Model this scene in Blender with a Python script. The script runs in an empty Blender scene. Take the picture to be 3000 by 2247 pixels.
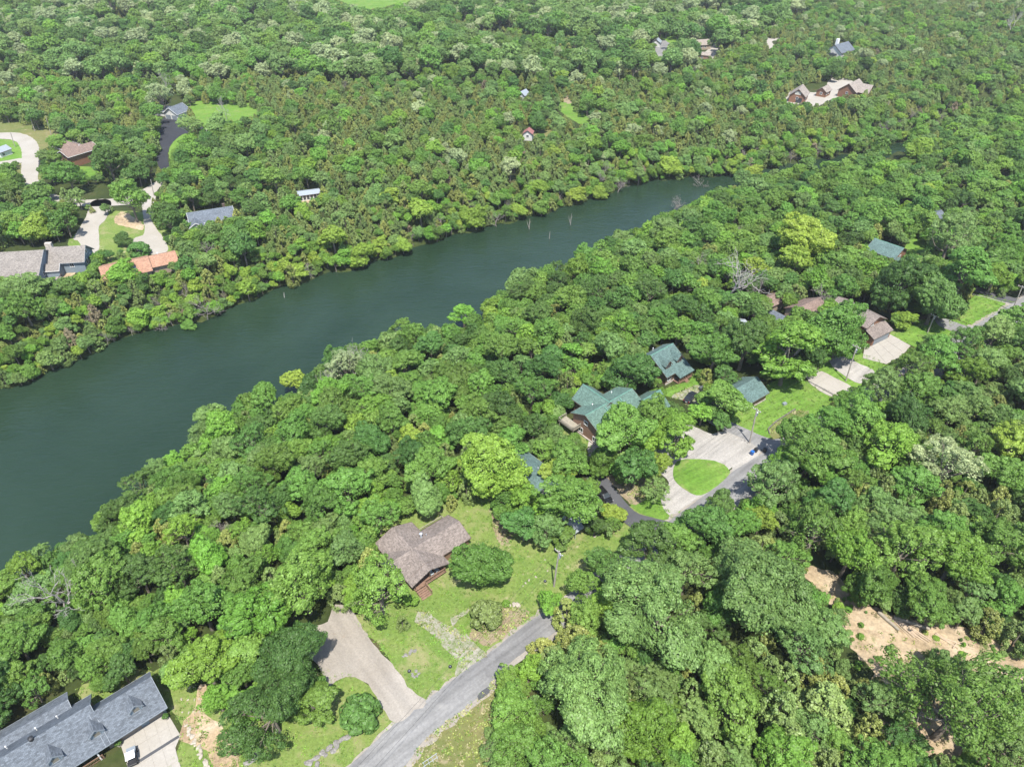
import bpy, math, random
import numpy as np
from mathutils import Vector, Matrix

# ------------------------------------------------------------------ camera, sky, sun, exposure
F = 2027.0; PITCH = math.radians(37.5); CZ = 122.0; LAND = 10.0
scn = bpy.context.scene
cam_d = bpy.data.cameras.new('camera'); cam = bpy.data.objects.new('camera', cam_d)
scn.collection.objects.link(cam); scn.camera = cam
cam.location = (0, 0, CZ); cam.rotation_euler = (math.pi/2 - PITCH, 0, 0)
cam_d.sensor_fit = 'HORIZONTAL'; cam_d.sensor_width = 36.0; cam_d.lens = 36.0*F/3000.0
cam_d.clip_start = 1.0; cam_d.clip_end = 8000.0
scn.render.resolution_x = 1024; scn.render.resolution_y = 766
scn.render.engine = 'CYCLES'
SUN_EL = math.radians(64); SUN_AZ = math.pi - 0.16
world = bpy.data.worlds.new('World'); scn.world = world; world.use_nodes = True
wn = world.node_tree.nodes; wl = world.node_tree.links
sky = wn.new('ShaderNodeTexSky'); sky.sky_type = 'NISHITA'; sky.sun_disc = False
sky.sun_elevation = SUN_EL; sky.sun_rotation = SUN_AZ; sky.altitude = 300
wl.new(sky.outputs['Color'], wn['Background'].inputs['Color']); wn['Background'].inputs['Strength'].default_value = 0.15
sun_d = bpy.data.lights.new('sun', 'SUN'); sun_d.energy = 4.8; sun_d.angle = math.radians(0.6); sun_d.color = (1.0, 0.95, 0.87)
sun = bpy.data.objects.new('sun', sun_d); scn.collection.objects.link(sun)
sdir = Vector((math.sin(SUN_AZ)*math.cos(SUN_EL), math.cos(SUN_AZ)*math.cos(SUN_EL), math.sin(SUN_EL)))
sun.rotation_euler = (-sdir).to_track_quat('-Z', 'Y').to_euler(); sun.location = (0, -50, 200)
scn.view_settings.view_transform = 'Standard'; scn.view_settings.look = 'None'
scn.view_settings.gamma = 1.0; scn.view_settings.use_curve_mapping = False
scn.view_settings.exposure = 1.02
scn.cycles.max_bounces = 5; scn.cycles.diffuse_bounces = 3; scn.cycles.glossy_bounces = 2; scn.cycles.volume_bounces = 0; scn.cycles.transparent_max_bounces = 4

# ------------------------------------------------------------------ helpers
COL = scn.collection
CP, SP = math.cos(PITCH), math.sin(PITCH)
def at(px, py, z=LAND):
    a = (px-1500)/F; b = -(py-1123.5)/F
    t = (z-CZ)/(b*CP-SP)
    return Vector((a*t, (b*SP+CP)*t, z))
def proj(x, y, z):
    f = y*CP-(z-CZ)*SP; u = y*SP+(z-CZ)*CP
    return 1500+F*x/f, 1123.5-F*u/f, F/f

def tag(o, label=None, cat=None, group=None, kind=None):
    if label: o['label'] = label
    if cat: o['category'] = cat
    if group: o['group'] = group
    if kind: o['kind'] = kind
    return o
def empty(name, loc=(0,0,0), rz=0.0, label=None, cat=None, group=None):
    o = bpy.data.objects.new(name, None); COL.objects.link(o)
    o.empty_display_size = 0.5; o.location = loc; o.rotation_euler = (0,0,rz)
    return tag(o, label, cat, group)
def link(name, me, parent=None, m=None):
    o = bpy.data.objects.new(name, me); COL.objects.link(o)
    if parent: o.parent = parent
    if m is not None and not me.materials: me.materials.append(m)
    return o
def mesh_np(name, V, Fq, mats=None, mi=None, smooth=False):
    """V (n,3); Fq list of (k,m) int arrays of equal-size polygons"""
    me = bpy.data.meshes.new(name)
    V = np.asarray(V, np.float32)
    me.vertices.add(len(V)); me.vertices.foreach_set('co', V.ravel())
    Fq = [np.asarray(f, np.int32) for f in Fq if len(f)]
    tot = sum(f.size for f in Fq); npoly = sum(len(f) for f in Fq)
    me.loops.add(tot); me.loops.foreach_set('vertex_index', np.concatenate([f.ravel() for f in Fq]))
    sizes = np.concatenate([np.full(len(f), f.shape[1], np.int32) for f in Fq])
    starts = np.concatenate([[0], np.cumsum(sizes)[:-1]]).astype(np.int32)
    me.polygons.add(npoly); me.polygons.foreach_set('loop_start', starts)
    if mi is not None: me.polygons.foreach_set('material_index', np.asarray(mi, np.int32))
    if smooth: me.polygons.foreach_set('use_smooth', np.ones(npoly, bool))
    me.update(calc_edges=True)
    for m in (mats or []): me.materials.append(m)
    return me

class MB:
    """collects polygons into ONE mesh"""
    def __init__(s): s.v = []; s.f = []
    def add(s, vs, fs):
        n = len(s.v); s.v += [tuple(v) for v in vs]; s.f += [tuple(i+n for i in f) for f in fs]; return s
    def box(s, x0, x1, y0, y1, z0, z1):
        return s.add([(x0,y0,z0),(x1,y0,z0),(x1,y1,z0),(x0,y1,z0),(x0,y0,z1),(x1,y0,z1),(x1,y1,z1),(x0,y1,z1)],
                     [(3,2,1,0),(4,5,6,7),(0,1,5,4),(1,2,6,5),(2,3,7,6),(3,0,4,7)])
    def prism(s, poly, vec):
        n = len(poly); vec = Vector(vec); a = [Vector(p) for p in poly]; b = [p+vec for p in a]
        return s.add(a+b, [tuple(range(n))[::-1], tuple(range(n, 2*n))] + [(i, (i+1)%n, n+(i+1)%n, n+i) for i in range(n)])
    def slab(s, quad, t):
        """planar polygon thickened downward"""
        return s.prism(quad[::-1], (0,0,-t))
    def bar(s, a, b, w, h=None):
        a = Vector(a); b = Vector(b); d = (b-a)
        up = Vector((0,0,1)) if abs(d.normalized().z) < .95 else Vector((1,0,0))
        sx = d.cross(up).normalized()*w/2; sy = sx.cross(d).normalized()*(h or w)/2
        return s.prism([a-sx-sy, a+sx-sy, a+sx+sy, a-sx+sy], d)
    def tube(s, pts, rad, n=7, cap=True):
        rings = []; P = [Vector(p) for p in pts]
        for i, p in enumerate(P):
            d = (P[min(i+1, len(P)-1)]-P[max(i-1, 0)]).normalized()
            up = Vector((0,0,1)) if abs(d.z) < .9 else Vector((1,0,0))
            a = d.cross(up).normalized(); b = d.cross(a)
            r = rad[i] if hasattr(rad, '__len__') else rad
            rings.append([p+(a*math.cos(t*2*math.pi/n)+b*math.sin(t*2*math.pi/n))*r for t in range(n)])
        vs = [v for r in rings for v in r]; fs = []
        for i in range(len(P)-1):
            for t in range(n): fs.append((i*n+t, i*n+(t+1)%n, (i+1)*n+(t+1)%n, (i+1)*n+t))
        if cap: fs += [tuple(range(n)), tuple(range((len(P)-1)*n, len(P)*n))[::-1]]
        return s.add(vs, fs)
    def mesh(s, name, m=None, smooth=False):
        me = bpy.data.meshes.new(name); me.from_pydata(s.v, [], s.f); me.validate(); me.update()
        if m: me.materials.append(m)
        if smooth:
            for p in me.polygons: p.use_smooth = True
        return me
    def build(s, name, m, parent=None, bevel=0, smooth=False):
        o = link(name, s.mesh(name, m, smooth), parent)
        if bevel:
            b = o.modifiers.new('bevel', 'BEVEL'); b.width = bevel; b.segments = 2
        return o

# ------------------------------------------------------------------ materials
K = .84     # albedo level of built surfaces and bare ground
def nt(name):
    m = bpy.data.materials.new(name); m.use_nodes = True
    t = m.node_tree; return m, t, t.nodes, t.links, t.nodes['Principled BSDF']
def ramp(t, fac, stops):
    r = t.nodes.new('ShaderNodeValToRGB'); e = r.color_ramp.elements
    while len(e) < len(stops): e.new(0.5)
    for q, (p, c) in zip(e, stops): q.position = p; q.color = (*c, 1)
    t.links.new(fac, r.inputs['Fac']); return r.outputs['Color']
def noise(t, vec, scale, detail=4, rough=.55, dist=0.0):
    n = t.nodes.new('ShaderNodeTexNoise'); n.inputs['Scale'].default_value = scale
    n.inputs['Detail'].default_value = detail; n.inputs['Roughness'].default_value = rough; n.inputs['Distortion'].default_value = dist
    t.links.new(vec, n.inputs['Vector']); return n.outputs['Fac']
def mix(t, fac, a, b, mode='MIX'):
    n = t.nodes.new('ShaderNodeMix'); n.data_type = 'RGBA'; n.blend_type = mode
    for s, v in ((n.inputs[0], fac), (n.inputs[6], a), (n.inputs[7], b)):
        if hasattr(v, 'links'): t.links.new(v, s)
        elif isinstance(v, (int, float)): s.default_value = v
        else: s.default_value = (*v, 1)
    return n.outputs[2]
def bump(t, h, strength, dist, p):
    b = t.nodes.new('ShaderNodeBump'); b.inputs['Strength'].default_value = strength; b.inputs['Distance'].default_value = dist
    t.links.new(h, b.inputs['Height']); t.links.new(b.outputs['Normal'], p.inputs['Normal'])
def wpos(t): return t.nodes.new('ShaderNodeNewGeometry').outputs['Position']
def opos(t): return t.nodes.new('ShaderNodeTexCoord').outputs['Object']
def simple(name, c, rough=.7, var=.25, scale=1.2, metal=0.0, bmp=0.0, spec=None):
    m, t, n, l, p = nt(name)
    c = tuple(x*K for x in c); f = noise(t, opos(t), scale, 5)
    a = tuple(x*(1-var) for x in c); b = tuple(min(1, x*(1+var)) for x in c)
    l.new(ramp(t, f, [(.3, a), (.7, b)]), p.inputs['Base Color'])
    p.inputs['Roughness'].default_value = rough; p.inputs['Metallic'].default_value = metal
    if spec is not None: p.inputs['Specular IOR Level'].default_value = spec
    if bmp: bump(t, noise(t, opos(t), scale*8, 3), bmp, .02, p)
    return m
def groundmat(name, big, fine, bigs=.06, fines=1.3, fw=.5, bmp=.4, patch=None, streak=None):
    """big / fine: ramps in world space; patch = (colour, scale, lo, hi)"""
    m, t, n, l, p = nt(name); P = wpos(t)
    c = ramp(t, noise(t, P, bigs, 6, .6, .6), big)
    c = mix(t, fw, c, ramp(t, noise(t, P, fines, 5, .7), fine), 'OVERLAY')
    for (pc, ps, lo, hi) in (patch or []):
        k = n.new('ShaderNodeMapRange'); k.inputs[1].default_value = lo; k.inputs[2].default_value = hi; k.clamp = True
        l.new(noise(t, P, ps, 7, .68, .4), k.inputs[0]); c = mix(t, k.outputs[0], c, pc)
    if streak:                 # (angle, stretch, scale, amount): wheel tracks, mowing lines
        mp = n.new('ShaderNodeMapping'); mp.vector_type = 'TEXTURE'; mp.inputs['Rotation'].default_value = (0,0,math.radians(streak[0])); mp.inputs['Scale'].default_value = (1/streak[1],1,1); l.new(P, mp.inputs['Vector'])
        c = mix(t, streak[3], c, ramp(t, noise(t, mp.outputs[0], streak[2], 4, .6), [(.3,(.2,.2,.2)),(.7,(.8,.8,.8))]), 'OVERLAY')
    k_ = .96 if 'lawn' in name else K
    c = mix(t, 1.0, c, (k_, k_, k_), 'MULTIPLY')
    l.new(c, p.inputs['Base Color']); p.inputs['Roughness'].default_value = .9; p.inputs['Specular IOR Level'].default_value = .15
    if bmp: bump(t, noise(t, P, 3.0, 6, .75), bmp, .25, p)
    return m
G5 = [(.25, (.32,.32,.32)), (.75, (.68,.68,.68))]
M = {}
M['forest'] = groundmat('forest_floor', [(.3,(0.024,0.036,0.011)),(.55,(0.040,0.056,0.014)),(.75,(0.080,0.068,0.032))], [(.2,(.15,.15,.15)),(.8,(.85,.85,.85))], .08, .9)
M['lawn'] = groundmat('mown_lawn', [(.3,(0.094,0.156,0.031)),(.5,(0.127,0.179,0.042)),(.72,(0.170,0.194,0.066))], [(.2,(.2,.2,.2)),(.8,(.8,.8,.8))], .07, 1.7, .7, .6,
                      [((0.203,0.203,0.090), .2, .5, .66), ((0.312,0.274,0.179), .42, .62, .72), ((0.080,0.142,0.024), .33, .58, .7)])
M['lawn2'] = groundmat('lush_lawn', [(.3,(0.078,0.166,0.021)),(.7,(0.124,0.207,0.037))], [(.2,(.2,.2,.2)),(.8,(.8,.8,.8))], .1, 1.6, .6, .6, [((0.175,0.193,0.069), .22, .54, .72), ((0.069,0.138,0.018), .4, .6, .72)], (28, .08, .8, .35))
M['meadow'] = groundmat('rough_grass', [(.3,(0.096,0.136,0.032)),(.6,(0.160,0.160,0.060)),(.8,(0.240,0.200,0.104))], G5, .07, 1.4, .6, .6, [((0.288,0.240,0.152), .35, .56, .68)])
M['road'] = groundmat('worn_asphalt', [(.35,(0.168,0.166,0.164)),(.65,(0.216,0.214,0.208))], [(.2,(.2,.2,.2)),(.8,(.8,.8,.8))], .11, 2.2, .4, .2, [((0.256,0.252,0.240), .3, .58, .72), ((0.104,0.104,0.108), .13, .66, .72)], (40, .06, .9, .35))
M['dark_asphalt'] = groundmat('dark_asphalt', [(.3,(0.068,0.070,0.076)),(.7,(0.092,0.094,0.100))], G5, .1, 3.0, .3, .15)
M['black_asphalt'] = groundmat('black_asphalt', [(.3,(0.028,0.030,0.037)),(.7,(0.040,0.042,0.048))], G5, .1, 3.0, .3, .15)
M['gravel'] = groundmat('tan_gravel', [(.3,(.25,.222,.185)),(.7,(.31,.285,.25))], [(.2,(.25,.25,.25)),(.8,(.75,.75,.75))], .1, 3.5, .45, .5, [((.24,.175,.115), .3, .62, .76)], (-52, .1, .6, .22))
M['white_gravel'] = groundmat('pale_gravel', [(.3,(0.287,0.272,0.247)),(.7,(0.353,0.335,0.309))], [(.2,(.22,.22,.22)),(.8,(.78,.78,.78))], .1, 3.0, .5, .5, [((0.265,0.221,0.162), .3, .6, .74)], (38, .12, .6, .35))
M['weedy_gravel'] = groundmat('weedy_gravel', [(.3,(0.272,0.252,0.208)),(.7,(0.344,0.320,0.280))], [(.2,(.22,.22,.22)),(.8,(.78,.78,.78))], .1, 3.0, .5, .5, [((0.112,0.152,0.040), .7, .42, .7), ((0.128,0.160,0.044), 1.8, .52, .62)])
M['concrete'] = groundmat('pale_concrete', [(.35,(0.310,0.288,0.248)),(.7,(0.353,0.331,0.295))], G5, .15, 2.5, .3, .1)
M['dirt'] = groundmat('bare_earth', [(.3,(.3,.22,.13)),(.5,(.4,.31,.2)),(.75,(.46,.38,.27))], [(.15,(.15,.15,.15)),(.85,(.85,.85,.85))], .12, 1.2, .7, 1.0, [((.11,.15,.04), .25, .56, .66), ((.19,.13,.08), .3, .58, .7), ((.3,.26,.2), 1.5, .6, .66)], (-30, .15, .5, .4))
M['mulch'] = groundmat('dry_weeds', [(.3,(0.208,0.160,0.096)),(.6,(0.288,0.240,0.160)),(.8,(0.360,0.312,0.232))], [(.2,(.2,.2,.2)),(.8,(.8,.8,.8))], .2, 2.2, .7, .8, [((0.104,0.136,0.040), .4, .58, .68)])
M['eroded'] = groundmat('eroded_soil', [(.3,(0.264,0.192,0.120)),(.55,(0.400,0.304,0.192)),(.75,(0.480,0.400,0.288))], [(.2,(.2,.2,.2)),(.8,(.8,.8,.8))], .25, 1.8, .7, 1.0, [((0.176,0.120,0.072), .6, .6, .68)])

def shingle(name, c, var=.28):
    c = tuple(x*K for x in c); m, t, n, l, p = nt(name); u = n.new('ShaderNodeUVMap').outputs['UV']
    b = n.new('ShaderNodeTexBrick'); l.new(u, b.inputs['Vector']); b.inputs['Scale'].default_value = 1.0
    b.inputs['Brick Width'].default_value = .42; b.inputs['Row Height'].default_value = .22; b.inputs['Mortar Size'].default_value = .012
    b.inputs['Color1'].default_value = (*[x*(1-var) for x in c], 1); b.inputs['Color2'].default_value = (*[x*(1+var) for x in c], 1)
    b.inputs['Mortar'].default_value = (*[x*.55 for x in c], 1)
    f = noise(t, u, .35, 6, .65)
    cc = mix(t, .35, b.outputs['Color'], ramp(t, f, [(.3, (.3,.3,.3)), (.7, (.68,.68,.68))]), 'OVERLAY')
    cc = mix(t, .4, cc, ramp(t, noise(t, u, 2.3, 3, .7), [(.25, (.2,.2,.2)), (.75, (.8,.8,.8))]), 'OVERLAY')
    l.new(cc, p.inputs['Base Color']); p.inputs['Roughness'].default_value = .85; p.inputs['Specular IOR Level'].default_value = .2
    bump(t, b.outputs['Fac'], -.5, .03, p); return m
def siding(name, c, step=.22, mort=.5, brick=False):
    c = tuple(x*K for x in c); m, t, n, l, p = nt(name); P = opos(t)
    w = n.new('ShaderNodeTexWave'); w.wave_type = 'BANDS'; w.bands_direction = 'Z'; w.wave_profile = 'SAW'
    w.inputs['Scale'].default_value = 1/(step*math.pi*2)*math.pi; l.new(P, w.inputs['Vector'])
    a = ramp(t, w.outputs['Fac'], [(0.0, tuple(x*mort for x in c)), (.18, c), (1.0, c)])
    l.new(mix(t, .45, a, ramp(t, noise(t, P, 1.1, 6, .7), G5), 'OVERLAY'), p.inputs['Base Color'])
    p.inputs['Roughness'].default_value = .75; bump(t, w.outputs['Fac'], .3, .03, p); return m
M['roof_grey'] = shingle('grey_shingles', (.12,.137,.158))
M['roof_brown'] = shingle('brown_shingles', (.2,.168,.148))
M['roof_green'] = shingle('green_shingles', (.1,.165,.137))
M['roof_green2'] = shingle('grey_green_shingles', (.095,.15,.14))
M['roof_weather'] = shingle('weathered_shingles', (.215,.195,.175))
M['roof_orange'] = shingle('orange_shingles', (.34,.195,.13), .22)
M['roof_slate'] = shingle('slate_shingles', (.12,.14,.165))
M['roof_rust'] = shingle('rust_brown_shingles', (.2,.145,.12))
M['roof_tan'] = shingle('tan_grey_shingles', (.27,.235,.205))
M['cap_green'] = simple('ridge_cap_green', (.09,.21,.165), .8)
M['metal_roof'] = simple('pale_metal_roof', (.36,.4,.43), .4, .12, 2, .3)
M['red_metal'] = simple('faded_red_metal', (.28,.12,.11), .5, .15, 2)
M['brick'] = siding('brown_brick', (.25,.145,.095), .16, .62)
M['log'] = siding('log_siding', (.15,.1,.065), .3, .4)
M['redwood'] = siding('red_wood_siding', (.235,.115,.065), .3, .5)
M['bluegrey'] = siding('blue_grey_siding', (.2,.25,.29), .2, .6)
M['white_siding'] = siding('white_siding', (.62,.62,.58), .2, .7)
M['tan_wall'] = siding('tan_siding', (.34,.27,.2), .2, .6)
M['stone'] = simple('stone_foundation', (.4,.36,.31), .9, .3, 1.5, 0, .5)
M['white'] = simple('white_trim', (.72,.72,.7), .55, .06)
M['trim_brown'] = simple('dark_brown_trim', (.09,.06,.045), .7, .2)
M['trim_grey'] = simple('grey_gutter', (.2,.23,.26), .5, .1)
M['deck'] = simple('red_stained_deck', (.19,.115,.078), .75, .25, 2)
M['deck_grey'] = simple('weathered_deck', (.27,.245,.19), .85, .2, 2)
M['pole_wood'] = simple('weathered_pole_wood', (.33,.3,.26), .9, .2, 1.5)
M['galv'] = simple('galvanised_metal', (.5,.54,.58), .45, .1, 3, .4)
M['black'] = simple('black_plastic', (.02,.02,.022), .5, .2)
M['bin_blue'] = simple('blue_plastic', (.015,.12,.42), .45, .08)
M['tyre'] = simple('tyre_rubber', (.018,.018,.018), .85, .1)
M['rim'] = simple('alloy_rim', (.35,.35,.36), .35, .05, 2, .8)
M['red_lens'] = simple('red_lens', (.35,.015,.012), .25, .05)
M['clear_lens'] = simple('clear_lens', (.6,.6,.62), .2, .05)
M['rock'] = simple('grey_limestone', (.2,.19,.175), .95, .45, 1.1, 0, .9)
M['rock_pale'] = simple('pale_limestone', (.36,.32,.26), .95, .3, 1.3, 0, .9)
M['log_pale'] = simple('felled_log_bark', (.4,.31,.22), .9, .25, 1.5, 0, .6)
M['log_grey'] = simple('grey_log_bark', (.27,.24,.19), .9, .25, 1.5, 0, .6)
M['cushion'] = simple('grey_plastic_chair', (.33,.38,.4), .6, .1)
M['brickred'] = simple('red_pavers', (.4,.22,.15), .9, .3, 2)
M['door_tan'] = simple('taupe_garage_door', (.2,.18,.155), .6, .1, 2)
M['old_timber'] = simple('old_timber', (.13,.12,.1), .9, .25, 2)
M['kerb'] = simple('concrete_kerb', (.36,.34,.31), .9, .15, 2)
M['wire'] = simple('cable', (.03,.03,.03), .6, .1)
def glassy(name, c, rough=.08):
    m, t, n, l, p = nt(name); p.inputs['Base Color'].default_value = (*c, 1); p.inputs['Roughness'].default_value = rough
    p.inputs['IOR'].default_value = 1.5; return m
M['pane'] = glassy('window_glass', (.035,.042,.048))
M['pane_mid'] = glassy('brownish_grey_pane', (.15,.14,.115), .15)  # even brownish grey pane of the dormer windows
M['pane_pale'] = glassy('window_blind_behind_glass', (.42,.4,.34), .15)  # even pale pane, does not glow
def carpaint(name, c):
    m, t, n, l, p = nt(name); p.inputs['Base Color'].default_value = (*c, 1); p.inputs['Roughness'].default_value = .28
    p.inputs['Metallic'].default_value = .3; p.inputs['Coat Weight'].default_value = .7; p.inputs['Coat Roughness'].default_value = .05; return m
M['paint_navy'] = carpaint('dark_blue_grey_paint', (.02,.023,.03)); M['paint_black'] = carpaint('black_paint', (.012,.012,.014)); M['paint_silver'] = carpaint('grey_paint', (.12,.13,.15))
# ---- leaves
def leafmat(name, c, var=.24, hue=.014, transl=.42, rough=.5):
    m, t, n, l, p = nt(name); n.remove(p)
    oi = n.new('ShaderNodeObjectInfo').outputs['Random']; g = n.new('ShaderNodeNewGeometry'); ri = g.outputs['Random Per Island']
    hs = n.new('ShaderNodeHueSaturation'); hs.inputs['Color'].default_value = (*c, 1)
    def mr(src, lo, hi):
        k = n.new('ShaderNodeMapRange'); l.new(src, k.inputs[0]); k.inputs[3].default_value = lo; k.inputs[4].default_value = hi; return k.outputs[0]
    l.new(mr(oi, .5-hue, .5+hue), hs.inputs['Hue'])
    mul = n.new('ShaderNodeMath'); mul.operation = 'MULTIPLY'
    wn_ = n.new('ShaderNodeTexWhiteNoise'); wn_.noise_dimensions = '1D'; l.new(oi, wn_.inputs['W'])
    l.new(mr(wn_.outputs['Value'], 1-var, 1+var), mul.inputs[0]); l.new(mr(ri, .62, 1.38), mul.inputs[1]); l.new(mul.outputs[0], hs.inputs['Value'])
    d = n.new('ShaderNodeBsdfPrincipled'); l.new(hs.outputs['Color'], d.inputs['Base Color'])
    d.inputs['Roughness'].default_value = rough; d.inputs['Specular IOR Level'].default_value = .35
    tr = n.new('ShaderNodeBsdfTranslucent'); th = n.new('ShaderNodeHueSaturation'); th.inputs['Hue'].default_value = .485; th.inputs['Value'].default_value = 1.3
    l.new(hs.outputs['Color'], th.inputs['Color']); l.new(th.outputs['Color'], tr.inputs['Color'])
    mx = n.new('ShaderNodeMixShader'); mx.inputs[0].default_value = transl
    l.new(d.outputs[0], mx.inputs[1]); l.new(tr.outputs[0], mx.inputs[2]); l.new(mx.outputs[0], n['Material Output'].inputs['Surface'])
    return m
LEAF = {'mid': leafmat('leaf_mid_green', (.142,.262,.048)), 'dark': leafmat('leaf_deep_green', (.095,.188,.042)),
        'bright': leafmat('leaf_fresh_green', (.17,.315,.045)), 'sage': leafmat('leaf_sage', (.175,.285,.08), .16, .012),
        'pale': leafmat('leaf_pale_sage', (.32,.39,.19), .13, .01), 'yellow': leafmat('leaf_yellow_green', (.25,.365,.055), .12, .012),
        'cedar': leafmat('leaf_cedar', (.15,.215,.06), .2, .012, .15), 'olive': leafmat('leaf_olive', (.2,.235,.058), .2, .012, .15),
        'brown': leafmat('leaf_brownish', (.22,.18,.11), .2, .012, .15)}
LEAF['grass'] = leafmat('grass_tuft', (.14,.225,.045), .2, .02, .35); LEAF['straw'] = leafmat('dry_grass_tuft', (.27,.25,.13), .2, .01, .3)
M['bark'] = simple('grey_brown_bark', (.17,.145,.115), .95, .3, 1.2)
M['dead'] = simple('bleached_dead_wood', (.36,.335,.31), .9, .15, 1)
M['dead2'] = simple('grey_dead_wood', (.27,.235,.215), .9, .15, 1)
m, t, n, l, p = nt('river_water'); P = wpos(t)
mp = n.new('ShaderNodeMapping'); mp.inputs['Rotation'].default_value = (0,0,math.radians(-38)); mp.inputs['Scale'].default_value = (.32,1.0,1.0); l.new(P, mp.inputs['Vector'])
l.new(ramp(t, noise(t, P, .012, 4, .6, 1.0), [(.35,(.011,.025,.013)),(.7,(.018,.036,.021))]), p.inputs['Base Color'])
p.inputs['Roughness'].default_value = .06; p.inputs['IOR'].default_value = 1.33
ad = n.new('ShaderNodeMath'); ad.operation = 'ADD'; l.new(noise(t, mp.outputs[0], .9, 4, .6, .5), ad.inputs[0]); l.new(noise(t, mp.outputs[0], .12, 3, .6), ad.inputs[1])
bump(t, ad.outputs[0], .5, .42, p); M['water'] = m
# ------------------------------------------------------------------ terrain and river
FAR_PX = [(0,1140),(150,1086),(300,1016),(420,966),(560,946),(640,916),(800,850),(930,810),(1050,785),(1150,750),(1300,696),(1420,666),(1560,634),(1700,594),(1850,540),(1950,525),(2100,514),(2180,508),(2330,478),(2470,455),(2590,432),(2650,412)]
NEAR_PX = [(0,1625),(130,1540),(210,1550),(290,1480),(370,1370),(500,1300),(600,1210),(740,1120),(850,1090),(960,1020),(1080,960),(1250,905),(1420,880),(1500,810),(1620,740),(1700,720),(1850,660),(2000,610),(2090,555),(2180,524),(2330,500),(2500,484),(2600,474),(2660,462)]
far_w = [at(x, y, 0.0) for x, y in FAR_PX]; near_w = [at(x, y, 12.0)+Vector((-2.2, 2.2, 0))*(1.0+max(0, x-1700)/150.0) for x, y in NEAR_PX]
far_w = [Vector((-520,-190,0)), Vector((-260,50,0))] + far_w + [Vector((240,392,0)), Vector((330,440,0)), Vector((900,800,0))]
near_w = [Vector((-470,-280,0)), Vector((-220,-25,0))] + near_w + [Vector((245,386,0)), Vector((335,436,0)), Vector((905,797,0))]
def mono(pts):
    out = []
    for p in pts:
        if not out or p.x > out[-1][0]+.4: out.append((p.x, p.y))
    return np.array(out)
FW, NW = mono(far_w), mono(near_w)
def shore(x, y):
    """>0 on land (metres from the water), <0 on the water; side 0 near / 1 far"""
    x = np.asarray(x, float); y = np.asarray(y, float)
    fy = np.interp(x, FW[:,0], FW[:,1]); ny = np.interp(x, NW[:,0], NW[:,1])
    wob = 1.2*np.sin(x*.31+y*.17)+.8*np.sin(x*.83-y*.6)
    dn = (ny-y)*.72+wob; df = (y-fy)*.72+wob
    side = (df > dn)
    return np.where(side, df, dn), side
def sstep(t): t = np.clip(t, 0, 1); return t*t*(3-2*t)
def ground_z(x, y):
    d, side = shore(x, y)
    z = np.where(d > 0, LAND*sstep(.06+.94*np.clip(d, 0, 1e9)/np.where(side, 15.0, 42.0)), -2.5*sstep(-d/7.0))
    y = np.asarray(y, float); hill = sstep((y-540)/500.0)*(7+5*np.sin(np.asarray(x, float)*.011+1)+4*np.sin(y*.016+np.asarray(x, float)*.006))
    return z + np.where(side, hill, 0)
def atg(px, py, h=0.0):
    z = LAND
    for _ in range(8):
        p = at(px, py, z+h); z = float(ground_z(p.x, p.y))
    return Vector((p.x, p.y, z))
gx = np.concatenate([np.linspace(-3500,-560,22)[:-1], np.arange(-560,561,3.5), np.linspace(560,3500,22)[1:]])
gy = np.concatenate([np.linspace(-900,20,16)[:-1], np.arange(20,560,3.5), np.arange(560,900,8), np.linspace(900,4500,24)])
X, Y = np.meshgrid(gx, gy); Z = ground_z(X, Y)
nx, ny_ = len(gx), len(gy); idx = np.arange(nx*ny_).reshape(ny_, nx)
quads = np.stack([idx[:-1,:-1], idx[:-1,1:], idx[1:,1:], idx[1:,:-1]], -1).reshape(-1, 4)
g = link('ground', mesh_np('ground', np.stack([X,Y,Z], -1).reshape(-1,3), [quads], [M['forest']], smooth=True))
tag(g, 'leaf littered forest floor under the woods on both banks', 'ground', kind='structure')
wv = MB().add([(-700,-400,0),(1000,-400,0),(1000,900,0),(-700,900,0)], [(0,1,2,3)])
tag(wv.build('river', M['water']), 'calm dark green river crossing from lower left to upper right', 'river', kind='structure')

# ------------------------------------------------------------------ lawns, roads, driveways (flat sheets, each a little above the one below)
rng = random.Random(7); TUFT_AREAS = []
def sheet(name, px, mat, layer, label, cat, jit=.12, smooth=True, z=None):
    P = [atg(x, y) for x, y in px]; n = len(P); out = []
    for i in range(n):
        a, b = P[i], P[(i+1)%n]; a0, b1 = P[i-1], P[(i+2)%n]
        k = max(1, min(60, int((b-a).length/1.1)))
        for j in range(k):
            t = j/k
            if smooth: q = .5*((2*a)+(b-a0)*t+(2*a0-5*a+4*b-b1)*t*t+(3*a-a0-3*b+b1)*t**3)
            else: q = a.lerp(b, t)
            out.append((q.x+rng.gauss(0, jit), q.y+rng.gauss(0, jit)))
    zz = .016*layer+.002*(len(TUFT_AREAS)%8)
    o = MB().add([(x, y, zz + float(ground_z(x, y))) for x, y in out], [tuple(range(len(out)))]).build(name, M[mat])
    TUFT_AREAS.append((mat, out))
    return tag(o, label, cat, kind='structure')
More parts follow.
